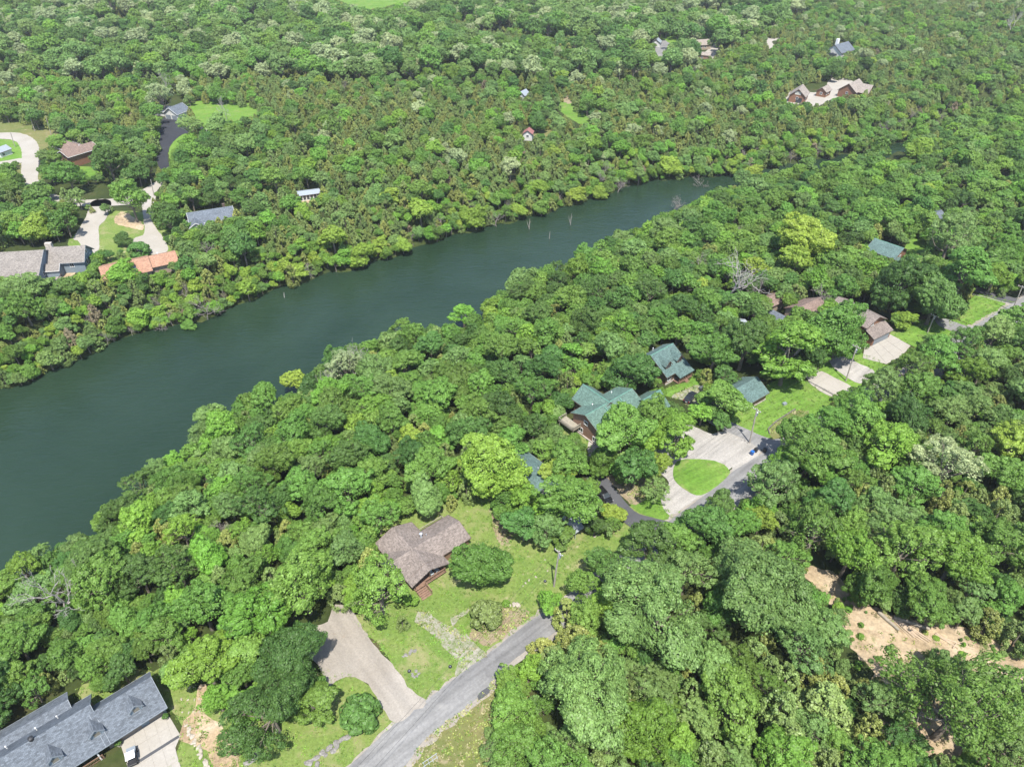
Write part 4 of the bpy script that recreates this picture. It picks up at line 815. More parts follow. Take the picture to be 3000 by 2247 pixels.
rocks([(1742,1572,.5),(1752,1568,.45)], 'pale stone at the foot of the leaning oak', 'stones at the leaning oak', True)
rocks([(2535,1092,.35),(2545,1085,.5),(2455,1113,.4),(2912,925,.7)], 'grey stone on grass between the right hand drives', 'stones on the right hand lawns')
# felled logs
def log(ax, ay, bx, by, r0, label, mat='log_pale', z0=.0):
    a, b = atg(ax, ay), atg(bx, by); a.z += r0+z0; b.z += r0*.8+z0; d = b-a
    o = MB().tube([(0,0,0), d*.35+Vector((0,0,rng.uniform(-.05,.1))), d*.7, d], [r0, r0*.93, r0*.85, r0*.7], 9).build('felled_log', M[mat]); o.location = a
    tag(o, label, 'log', 'felled logs in the clearing')
log(2572,1795,2632,1848,.35,'thick grey log at the left edge of the pile','log_grey'); log(2615,1812,2720,1846,.38,'longest thick grey log lying across the top of the pile','log_grey',.15)
for k in range(9): log(2604+k*5, 1806+k*2.5, 2672+k*7, 1872+k*2-(k%3)*5, .12+.03*(k%3), 'slim felled pole in the log pile beside the sandy clearing', 'log_pale', .05*(k%2))
for a in ((2742,1855,2806,1900),(2738,1858,2790,1890),(2760,1868,2850,1902),(2790,1900,2802,1884)): log(*a, .14, 'slim pale pole lying below the log pile')
log(2905,1945,3010,2000,.2,'long pale log at the right edge of the clearing'); log(2918,1968,3020,2010,.32,'thick sawn white log at the right edge'); log(2960,1970,3020,1998,.18,'thin grey log at the right edge','log_grey')
# dead snags in the river
for (bx, by, hgt, fork, lb) in ((1550,672,4.5,True,'forked dead snag standing in the river'), (1609,700,3.2,False,'short bare post standing in the river'), (1671,660,5.0,True,'tall twiggy snag standing in mid river'), (833,872,2.0,False,'pale stump standing at the far shore')):
    p = at(bx, by, 0); r = MB().tube([(0,0,-1),(.1,0,hgt*.5),(.25,.1,hgt)], [.16,.13,.05], 7)
    if fork: r.tube([(.05,0,.4),(-.6,.1,hgt*.5),(-.9,.2,hgt*.85)], [.12,.09,.03], 6); r.tube([(.1,0,hgt*.5),(.7,.1,hgt*.8)], [.07,.02], 5)
    o = r.build('river_snag', M['dead'] if bx < 900 else M['dead2']); o.location = p; tag(o, lb, 'snag', 'snags in the river')
# ------------------------------------------------------------------ tree prototypes (metres, base at origin)
def unit(a): return a/(np.linalg.norm(a, axis=-1, keepdims=True)+1e-9)
def branch_tubes(segs, n=5):
    """segs: list of (points, radii) -> arrays of quads"""
    V = []; Q = []; base = 0
    for pts, rad in segs:
        pts = np.asarray(pts, float); k = len(pts); d = np.gradient(pts, axis=0); d = unit(d)
        up = np.where(np.abs(d[:, 2:3]) < .9, np.array([[0,0,1.]]), np.array([[1.,0,0]])); a = unit(np.cross(d, up)); b = np.cross(d, a)
        th = np.arange(n)*2*math.pi/n
        ring = pts[:,None]+(a[:,None]*np.cos(th)[None,:,None]+b[:,None]*np.sin(th)[None,:,None])*np.asarray(rad)[:,None,None]
        V.append(ring.reshape(-1,3)); i = np.arange(k-1)[:,None]*n; t = np.arange(n)[None]
        Q.append(np.stack([i+t, i+(t+1)%n, i+n+(t+1)%n, i+n+t], -1).reshape(-1,4)+base); base += k*n
    return np.concatenate(V), np.concatenate(Q)
def curve(a, b, g, sag=.12, k=5):
    t = np.linspace(0, 1, k)[:,None]; L = np.linalg.norm(b-a); w = g.normal(size=3)*sag*L
    return a+(b-a)*t+np.sin(t*math.pi)*w*.5
def broad(seed, R=5.0, H=11.0, lobes=10, clumps=15, leaves=42, leaf=.33, spread=.52, dense=1.0, low=.26, lob=.40, cl=.125):
    g = np.random.default_rng(seed); L = []
    zc = H*(.5+low/2); az = H*(1-low)/2
    for i in range(lobes):
        if i == 0: d = np.array([g.normal()*.1, g.normal()*.1, .62])
        elif lobes > 11 and i < 4: d = np.array([math.cos(i*2.1)*.3, math.sin(i*2.1)*.3, .6+g.normal()*.06])
        else:
            ph = i*2.39996+g.normal()*.25; z = (-.35 if low > .15 else -.72)+(1.0 if lobes < 15 else 1.32 if low > .15 else 1.6)*((i*.618)%1.0)+g.normal()*.08; rr = math.sqrt(max(.05, 1-min(1, z*z)))
            d = np.array([math.cos(ph)*rr, math.sin(ph)*rr, z])*(spread+g.normal()*.06)/.7*.8
        L.append((np.array([0,0,zc])+d*np.array([R,R,az]), R*(lob+g.random()*.14)))
    cs = []; cn = []; sz = []
    for c, r in L:
        m = int(clumps*(r/(R*(lob+.07)))**2); dd = unit(g.normal(size=(m,3))+np.array([0,0,.35])+unit(c-np.array([0,0,zc]))*.55)
        cc = c+dd*np.array([r,r,r*.8])*(.82+.2*g.random((m,1))); cr = R*(cl+cl*.6*g.random(m))
        for q in range(m):
            n = int(leaves*dense*(cr[q]/(R*cl*1.28))**2*g.uniform(.8,1.15)); ld = unit(g.normal(size=(n,3))+dd[q]*.55+np.array([0,0,.35]))
            cs.append(cc[q]+ld*cr[q]*np.array([1,1,.72])*(.6+.45*g.random((n,1)))); cn.append(ld*.9+dd[q]*.35+g.normal(size=(n,3))*.42+np.array([0,0,.25])); sz.append(leaf*(.65+.65*g.random(n)))
    tot = sum(len(q) for q in cs); n = int(tot*.28); sd = unit(g.normal(size=(n,3))+np.array([0,0,.35]))      # leaves between the clumps close the crown
    cen = np.array([c for c, _ in L]); crad = np.array([r for _, r in L]); pts = np.array([0,0,zc])+sd*np.array([R,R,az])*(.5+.42*g.random((n,1))**.7)
    dist = np.linalg.norm(pts[:,None]-cen[None], axis=2)/crad[None]; ok = dist.min(1) < 1.22
    cs.append(pts[ok]); cn.append((sd+g.normal(size=(n,3))*.6+np.array([0,0,.3]))[ok]); sz.append((leaf*(.65+.6*g.random(n)))[ok])
    V, Q = leaf_quads(np.concatenate(cs), np.concatenate(cn), np.concatenate(sz), g)
    base = np.array([0,0,-.6]); fork = np.array([g.normal()*.3, g.normal()*.3, H*.34]); top = np.array([g.normal()*.4, g.normal()*.4, H*.8]); r0 = R*.052+.05
    segs = [(np.stack([base, fork*.5+np.array([0,0,-.2]), fork, (fork+top)/2, top]), [r0*1.25, r0, r0*.85, r0*.5, .04])]
    for c, r in L[1:]:
        s = fork*(.75+.35*g.random())+np.array([0,0,g.random()*H*.12]); e = c+unit(c-np.array([0,0,zc]))*r*.45
        segs.append((curve(s, e, g, .16, 5), [r0*.5, r0*.4, r0*.28, r0*.18, .03]))
        for _ in range(3):
            e2 = c+unit(g.normal(size=3)+np.array([0,0,.3]))*r*.9; segs.append((curve(c*.8+s*.2, e2, g, .15, 3), [r0*.18, r0*.11, .02]))
    TV, TQ = branch_tubes(segs, 6); a1, a2, a3 = g.random(3)*6.28
    for W_ in (V, TV):      # lopsided outline
        ph = np.arctan2(W_[:,1], W_[:,0]); k = 1+.13*np.sin(2*ph+a1)+.09*np.sin(3*ph+a2)+.06*np.sin(5*ph+a3+W_[:,2]*.6); W_[:,0] *= k; W_[:,1] *= k; W_[:,2] += .045*H*np.sin(W_[:,0]*2.2/R+a2)*np.clip(W_[:,2]/H, 0, 1)
    return V, Q, TV, TQ
def cedar(seed, R=2.3, H=7.5, n=3600, blunt=.62, leaf=.2):
    g = np.random.default_rng(seed); m = 95; t = .06+.94*g.random(m)**1.15
    ph = np.arange(m)*2.39996+g.normal(size=m)*.3; lob = 1+.18*np.sin(ph*3+seed)+.12*np.sin(ph*5+t*9)
    rr = R*np.sin(np.clip((1-t)**blunt, 0, 1)*math.pi/2)*np.minimum(1, .45+t*4)*lob*.82
    c = np.stack([np.cos(ph)*rr, np.sin(ph)*rr, t*H*.97], 1); k = n//m; cs = []; cn = []
    for i in range(m):
        out = np.array([math.cos(ph[i]), math.sin(ph[i]), .9]); d = unit(g.normal(size=(k,3))+out*.7); cr = R*(.17+.14*g.random())*(1-.45*t[i])
        cs.append(c[i]+d*cr*np.array([1,1,1.5])*(.4+.7*g.random((k,1)))); cn.append(d+g.normal(size=(k,3))*.55)
    sz = leaf*(.6+.7*g.random(m*k)); V, Q = leaf_quads(np.concatenate(cs), np.concatenate(cn), sz, g)
    TV, TQ = branch_tubes([([[0,0,-.5],[0,0,H*.5],[0,0,H*.95]], [.16,.1,.02])], 6)
    return V, Q, TV, TQ
def bare(seed, R=5.0, H=11.0, depth=5, spread=.75):
    g = np.random.default_rng(seed); segs = []
    def grow(p, d, L, r, k):
        e = p+d*L; mid = (p+e)/2+g.normal(size=3)*L*.08; segs.append((np.stack([p, mid, e]), [r, r*.82, r*.62]))
        if k == 0: return
        for j in range(3 if k > 3 else 2):
            nd = unit(d+g.normal(size=3)*spread+np.array([0,0,.12])); grow(p+(e-p)*(.55+.45*g.random()) if j else e, nd, L*(.62+.2*g.random()), max(.022, r*.62), k-1)
    grow(np.array([0,0,-.5]), unit(np.array([g.normal()*.1, g.normal()*.1, 1])), H*.3, R*.042, depth)
    V, Q = branch_tubes(segs, 4); s = R/np.percentile(np.hypot(V[:,0], V[:,1]), 93); V[:,:2] *= s; V[:,2] *= H/np.percentile(V[:,2], 99); return V, Q
def shrub(seed, R=1.0, n=2200, leaf=.13, flat=.85):
    g = np.random.default_rng(seed); m = 42; d = unit(g.normal(size=(m,3))+np.array([0,0,.5])); c = d*R*.68*np.array([1,1,flat])+np.array([0,0,R*.62]); k = n//m; cs = []; cn = []
    for i in range(m):
        q = unit(g.normal(size=(k,3))+d[i]*.8); cs.append(c[i]+q*R*(.2+.12*g.random())); cn.append(q+g.normal(size=(k,3))*.4+np.array([0,0,.2]))
    V, Q = leaf_quads(np.concatenate(cs), np.concatenate(cn), leaf*(.6+.7*g.random(m*k)), g); V[:,2] = np.maximum(V[:,2], .02)
    TV, TQ = branch_tubes([([[0,0,-.2],[.05*R,0,.4*R],[.1*R,0,.8*R]], [.07*R,.05*R,.02*R])]+[(curve(np.array([0,0,.1*R]), c[i], g, .1, 3), [.04*R,.03*R,.01*R]) for i in range(0,m,5)], 5)
    return V, Q, TV, TQ
def protos(q, lf):
    P = {}      # kind -> list of (leafV, leafQ, trunkV, trunkQ, R, H); q = leaf count factor, lf = leaf size factor
    P['broad'] = [(*broad(11+i, 5.0, 11.0, 12+i%4, 12+i%3, 34*q, .25*lf, .52+.04*(i%3), 1.0, .24, .27+.02*(i%2), .088), 5.0, 11.0) for i in range(6)]
    P['dense'] = [(*broad(31+i, 5.5, 10.0, 17, 15, 36*q, .25*lf, .52, 1.1, .05, .27, .085), 5.5, 10.0) for i in range(2)]
    P['open'] = [(*broad(51+i, 5.5, 12.0, 15, 8, 32*q, .25*lf, .62, .95, .24, .25, .085), 5.5, 12.0) for i in range(3)]
    P['tall'] = [(*broad(71+i, 3.6, 13.0, 16, 12, 34*q, .25*lf, .58, 1.0, .05, .34, .11), 3.6, 13.0) for i in range(2)]
    P['cedar'] = [(*cedar(81+i, 2.3, 7.5, int(3000*q), .55+.12*i, .2*lf), 2.3, 7.5) for i in range(4)]
    return P
PROTO = protos(2.0, .72); FARP = protos(1.0, 1.05)
PROTO['huge'] = [(*broad(61+i, 10.0, 19.0, 26, 15, 62, .25, .66, 1.0, .16, .22, .085), 10.0, 19.0) for i in range(3)]
PROTO['thin'] = [(*broad(67, 10.0, 18.0, 26, 9, 48, .24, .68, .9, .2, .20, .075), 10.0, 18.0)]
PROTO['shrub'] = [(*shrub(91+i, 1.0, 4200, .085), 1.0, 1.5) for i in range(2)]
DEAD = [(*bare(101+i, 5.0, 10.5, 6, .5+.07*i), 5.0, 10.5) for i in range(3)]
_mc = {}
def crown_mesh(kind, v):
    k = ('c', kind, v)
    if k not in _mc: V, Q = PROTO[kind][v][:2]; _mc[k] = mesh_np('crown', V, [Q], [LEAF['mid']])
    return _mc[k]
def trunk_mesh(kind, v):
    k = ('t', kind, v)
    if k not in _mc: V, Q = PROTO[kind][v][2:4]; _mc[k] = mesh_np('trunk', V, [Q], [M['bark']], smooth=True)
    return _mc[k]
def full_mesh(kind, v, leaf):
    V, Q, TV, TQ = FARP[kind][v][:4]
    return mesh_np('woodland_tree', np.concatenate([V, TV]), [np.concatenate([Q, TQ+len(V)])], [LEAF[leaf], M['bark']], np.concatenate([np.zeros(len(Q)), np.ones(len(TQ))]))
def dead_mesh(v, mat):
    k = ('d', v, mat)
    if k not in _mc: _mc[k] = mesh_np('branches', DEAD[v][0], [DEAD[v][1]], [M[mat]])
    return _mc[k]
NAMES = {'broad':'broadleaf_tree','dense':'shade_tree','open':'oak_tree','tall':'upright_tree','cedar':'cedar_tree','shrub':'shrub','huge':'oak_tree','thin':'oak_tree'}
def plant_tree(kind, v, leaf, x, y, R, H, spin, label, group, name=None, cat=None):
    pR, pH = PROTO[kind][v][4:6]; r = empty(name or NAMES[kind], (x, y, float(ground_z(x, y))), spin, label, cat or ('shrub' if kind == 'shrub' else 'tree'), group)
    r.scale = (R/pR, R/pR, H/pH); link('trunk', trunk_mesh(kind, v), r); c = link('crown', crown_mesh(kind, v), r)
    if leaf != 'mid': c.material_slots[0].link = 'OBJECT'; c.material_slots[0].material = LEAF[leaf]
    return r
def plant_dead(v, mat, x, y, R, H, spin, label, group=None, zb=None):
    o = link('dead_tree', dead_mesh(v, mat)); o.location = (x, y, float(ground_z(x, y)) if zb is None else zb); o.rotation_euler = (0,0,spin); o.scale = (R/5.0, R/5.0, H/10.5)
    return tag(o, label, 'dead tree', group)

# ------------------------------------------------------------------ which parts of the land stay open (clearings, water, roofs), worked out once
MS = 4; MW, MH = 3400//MS, 2700//MS; OX, OY = 200, 200
def raster(poly, grid):
    P = [((x+OX)/MS, (y+OY)/MS) for x, y in poly]; xs = [p[0] for p in P]; ys = [p[1] for p in P]
    x0, x1, y0, y1 = max(0,int(min(xs))), min(MW,int(max(xs))+2), max(0,int(min(ys))), min(MH,int(max(ys))+2)
    if x1 <= x0 or y1 <= y0: return
    xx, yy = np.meshgrid(np.arange(x0,x1)+.5, np.arange(y0,y1)+.5); ins = np.zeros(xx.shape, bool)
    for i in range(len(P)):
        (ax, ay), (bx, by) = P[i-1], P[i]
        if ay == by: continue
        c = ((ay > yy) != (by > yy)) & (xx < (bx-ax)*(yy-ay)/(by-ay)+ax); ins ^= c
    grid[y0:y1, x0:x1] |= ins
OPEN = np.zeros((MH, MW), bool)
OPEN_POLYS = [
 [(x, y+34) for x, y in FAR_PX[:-4]]+[(2170,532)]+[(x, y-4) for x, y in NEAR_PX[:-5]][::-1]+[(-60,1660),(-200,1750),(-200,1220),(-60,1175)],
 [(2590,455),(2625,430),(2665,428),(2660,450),(2635,466),(2600,468)],
 [(1116,1579),(1151,1544),(1207,1531),(1229,1553),(1290,1490),(1310,1480),(1346,1510),(1385,1569),(1320,1650),(1335,1680),(1262,1760),(1235,1750),(1213,1712),(1180,1640)],
 [(1180,1640),(1213,1712),(1230,1790),(1180,1850),(1100,1850),(1050,1810),(1010,1770),(985,1790),(960,1850),(905,1860),(930,1960),(960,2000),(930,2060),(900,2150),(800,2200),(690,2190),(660,2400),(1400,2400),(1405,2150),(1425,2080),(1440,2060),(1475,1985),(1510,1960),(1530,1900),(1580,1880),(1600,1820),(1620,1790),(1650,1755),(1690,1730),(1680,1690),(1720,1640),(1790,1620),(1820,1580),(1890,1570),(1850,1545),(1830,1545),(1740,1600),(1640,1610),(1500,1620),(1490,1560),(1420,1480),(1390,1470),(1330,1495),(1316,1503)],
 [(1770,1420),(1790,1440),(1840,1480),(1880,1510),(1950,1530),(1930,1560),(1880,1575),(1830,1540),(1800,1480),(1745,1455)],
 [(2030,1260),(2140,1265),(2150,1240),(2160,1200),(2165,1182),(2225,1150),(2240,1120),(2300,1130),(2370,1120),(2440,1150),(2420,1190),(2380,1210),(2340,1245),(2300,1275),(2240,1310),(2230,1350),(2190,1390),(2160,1430),(2170,1460),(2150,1480),(2080,1450),(2040,1460),(2000,1480),(1970,1500),(1890,1490),(1860,1440),(1950,1400),(1960,1390),(1990,1360),(2020,1340)],
 [(2160,1097),(2200,1097),(2228,1150),(2165,1185)],
 [(1905,1032),(1960,1000),(1998,1010),(2022,1060),(2030,1110),(2060,1125),(2040,1170),(2010,1200),(1980,1170),(1940,1135),(1935,1110)],
 [(1684,1210),(1690,1185),(1721,1133),(1760,1155),(1805,1138),(1857,1144),(1900,1140),(1900,1175),(1860,1260),(1742,1262),(1750,1320),(1735,1325),(1700,1260),(1665,1250),(1630,1255),(1650,1235)],
 [(1540,1350),(1590,1340),(1600,1400),(1595,1450),(1580,1460),(1560,1400)],
 [(1660,1530),(1690,1500),(1720,1500),(1700,1540)],
 [(2480,890),(2525,878),(2580,890),(2605,930),(2610,955),(2620,980),(2680,990),(2700,985),(2690,1010),(2640,1040),(2600,1065),(2570,1090),(2540,1120),(2500,1130),(2470,1145),(2440,1150),(2370,1120),(2440,1060),(2510,1035),(2545,1010),(2550,940),(2530,920)],
 [(2830,870),(2860,860),(3200,890),(3200,930),(2960,940),(2890,960),(2870,970),(2760,960),(2760,940),(2810,930)],
 [(2620,965),(2700,945),(2760,940),(2850,965),(2800,985),(2720,975),(2690,1000),(2660,1000)],
 [(2555,730),(2580,695),(2645,720),(2660,735),(2640,755),(2600,745)],[(2660,715),(2700,680),(2710,720),(2680,745)],
 [(2345,890),(2370,868),(2395,885),(2372,910)],[(2255,915),(2270,900),(2295,925),(2280,935)],[(2252,862),(2270,855),(2280,872),(2262,880)],
 [(115,2065),(237,1988),(265,2030),(300,2060),(434,1968),(490,2065),(520,2080),(540,2110),(600,2100),(640,2160),(700,2400),(-200,2400),(-200,2250),(0,2150)],
 [(535,2040),(590,2010),(620,2100),(690,2120),(700,2247),(540,2247)],
 [(2340,1680),(2440,1700),(2480,1740),(2560,1790),(2700,1830),(2840,1858),(2900,1905),(3200,2010),(3200,2040),(2880,1950),(2800,1915),(2700,1890),(2640,1980),(2560,1980),(2490,1930),(2460,1860),(2500,1800),(2430,1740)],
 [(0,350),(60,358),(150,385),(145,420),(112,440),(115,520),(100,545),(80,545),(55,470),(-200,500),(-200,340)],
 [(175,405),(235,430),(270,418),(275,450),(265,490),(205,475)],[(240,497),(280,502),(270,518),(245,514)],
 [(480,290),(520,280),(540,320),(560,360),(540,400),(500,440),(495,490),(465,490),(460,440),(470,380),(480,340)],[(560,300),(660,295),(760,320),(740,340),(660,350),(590,370),(570,340)],
 [(350,585),(410,560),(465,530),(470,545),(430,590),(440,640),(470,660),(490,730),(380,735),(300,730),(270,740),(225,720),(215,700),(250,650),(300,640),(330,640),(360,610)],
 [(215,588),(290,585),(330,590),(290,602),(220,600)],
 [(-200,730),(0,720),(100,715),(145,705),(250,705),(270,740),(265,770),(230,800),(180,820),(150,810),(-200,815)],
 [(305,765),(365,760),(440,735),(520,725),(525,740),(470,790),(400,800),(385,815),(370,800),(325,790)],
 [(545,645),(580,615),(680,590),(700,605),(640,630),(570,660)],[(880,560),(905,545),(930,550),(925,575),(900,590),(885,585)],
 [(1535,375),(1562,365),(1562,395),(1540,410)],[(1560,382),(1625,374),(1620,386),(1565,393)],[(1640,312),(1668,300),(1720,345),(1713,362),(1690,350),(1635,325)],[(1645,292),(1660,280),(1672,295),(1655,305)],
 [(1925,110),(1950,105),(1965,120),(1940,160),(1920,150)],[(1945,100),(2005,108),(1990,125),(1965,125)],[(2045,145),(2090,125),(2095,160),(2060,170)],[(2245,105),(2290,110),(2280,120),(2255,140)],
 [(2435,130),(2470,115),(2500,140),(2450,165),(2432,165)],[(2305,280),(2330,245),(2385,240),(2440,235),(2470,230),(2515,225),(2545,255),(2520,270),(2470,275),(2450,285),(2400,300),(2310,300)],
 [(930,-60),(1220,-60),(1200,4),(1160,12),(1080,26),(1010,10)],[(1525,262),(1545,262),(1542,280),(1525,278)]]
for q in OPEN_POLYS: raster(q, OPEN)
HARD = np.zeros((MH, MW), bool)       # ground where no trunk may stand (px of the ground plane)
for q in [road_l+road_r]: raster(q, HARD)
HARD_POLYS = [[(880,1900),(985,1770),(1250,2058),(1160,2120),(1040,1985)],[(1720,1400),(1770,1395),(1990,1545),(1935,1590),(1740,1460)],[(1900,1330),(1990,1240),(2225,1310),(2226,1333),(2040,1465),(1965,1510)],[(2030,1245),(2130,1230),(2310,1282),(2235,1330),(1990,1190)],[(2430,1060),(2470,1045),(2562,1090),(2500,1165),(2360,1118)],[(2536,1000),(2592,972),(2668,1014),(2596,1068)],
 [(62,390),(118,430),(118,540),(400,565),(480,500),(430,600),(240,612),(75,545)],[(470,352),(560,350),(505,420),(500,505),(462,480)],[(250,640),(320,600),(288,745),(215,700)],[(420,590),(450,595),(492,735),(390,735)]]
for q in HARD_POLYS: raster(q, HARD)
FOOT = []       # house footprints in the world: no trunk inside
for o in list(COL.objects):
    if o.type == 'EMPTY' and o.get('category') in ('house','garage','cabin','shed','hut','carport'):
        for c in o.children:
            if c.name.startswith(('wall','roof')):
                b = c.data; vs = np.array([v.co[:] for v in b.vertices]); FOOT.append((o.location.x, o.location.y, o.rotation_euler.z, vs[:,0].min()-.8, vs[:,0].max()+.8, vs[:,1].min()-.8, vs[:,1].max()+.8))
FOOT = np.array(FOOT)
def in_foot(x, y):
    dx, dy = x-FOOT[:,0], y-FOOT[:,1]; c, s = np.cos(FOOT[:,2]), np.sin(FOOT[:,2]); u, v = dx*c+dy*s, -dx*s+dy*c
    return bool(np.any((u > FOOT[:,3]) & (u < FOOT[:,4]) & (v > FOOT[:,5]) & (v < FOOT[:,6])))
def look(grid, px, py):
    i = int((py+OY)/MS); j = int((px+OX)/MS)
    return 0 <= i < MH and 0 <= j < MW and grid[i, j]
RING = [(0,0,1.0)]+[(.86*math.cos(a), .86*math.sin(a), .1) for a in np.arange(8)*math.pi/4]+[(.6*math.cos(a), .6*math.sin(a), .72) for a in np.arange(6)*math.pi/3]+[(.55*math.cos(a),.55*math.sin(a),-.7) for a in (math.pi*1.25, math.pi*1.5, math.pi*1.75)]
def covers_open(x, y, z, R, H):
    zc = z+H*.58; az = H*.42
    for a, b, c in RING:
        u, v, _ = proj(x+a*R, y+b*R, zc+c*az)
        if look(OPEN, u, v): return True
    return False

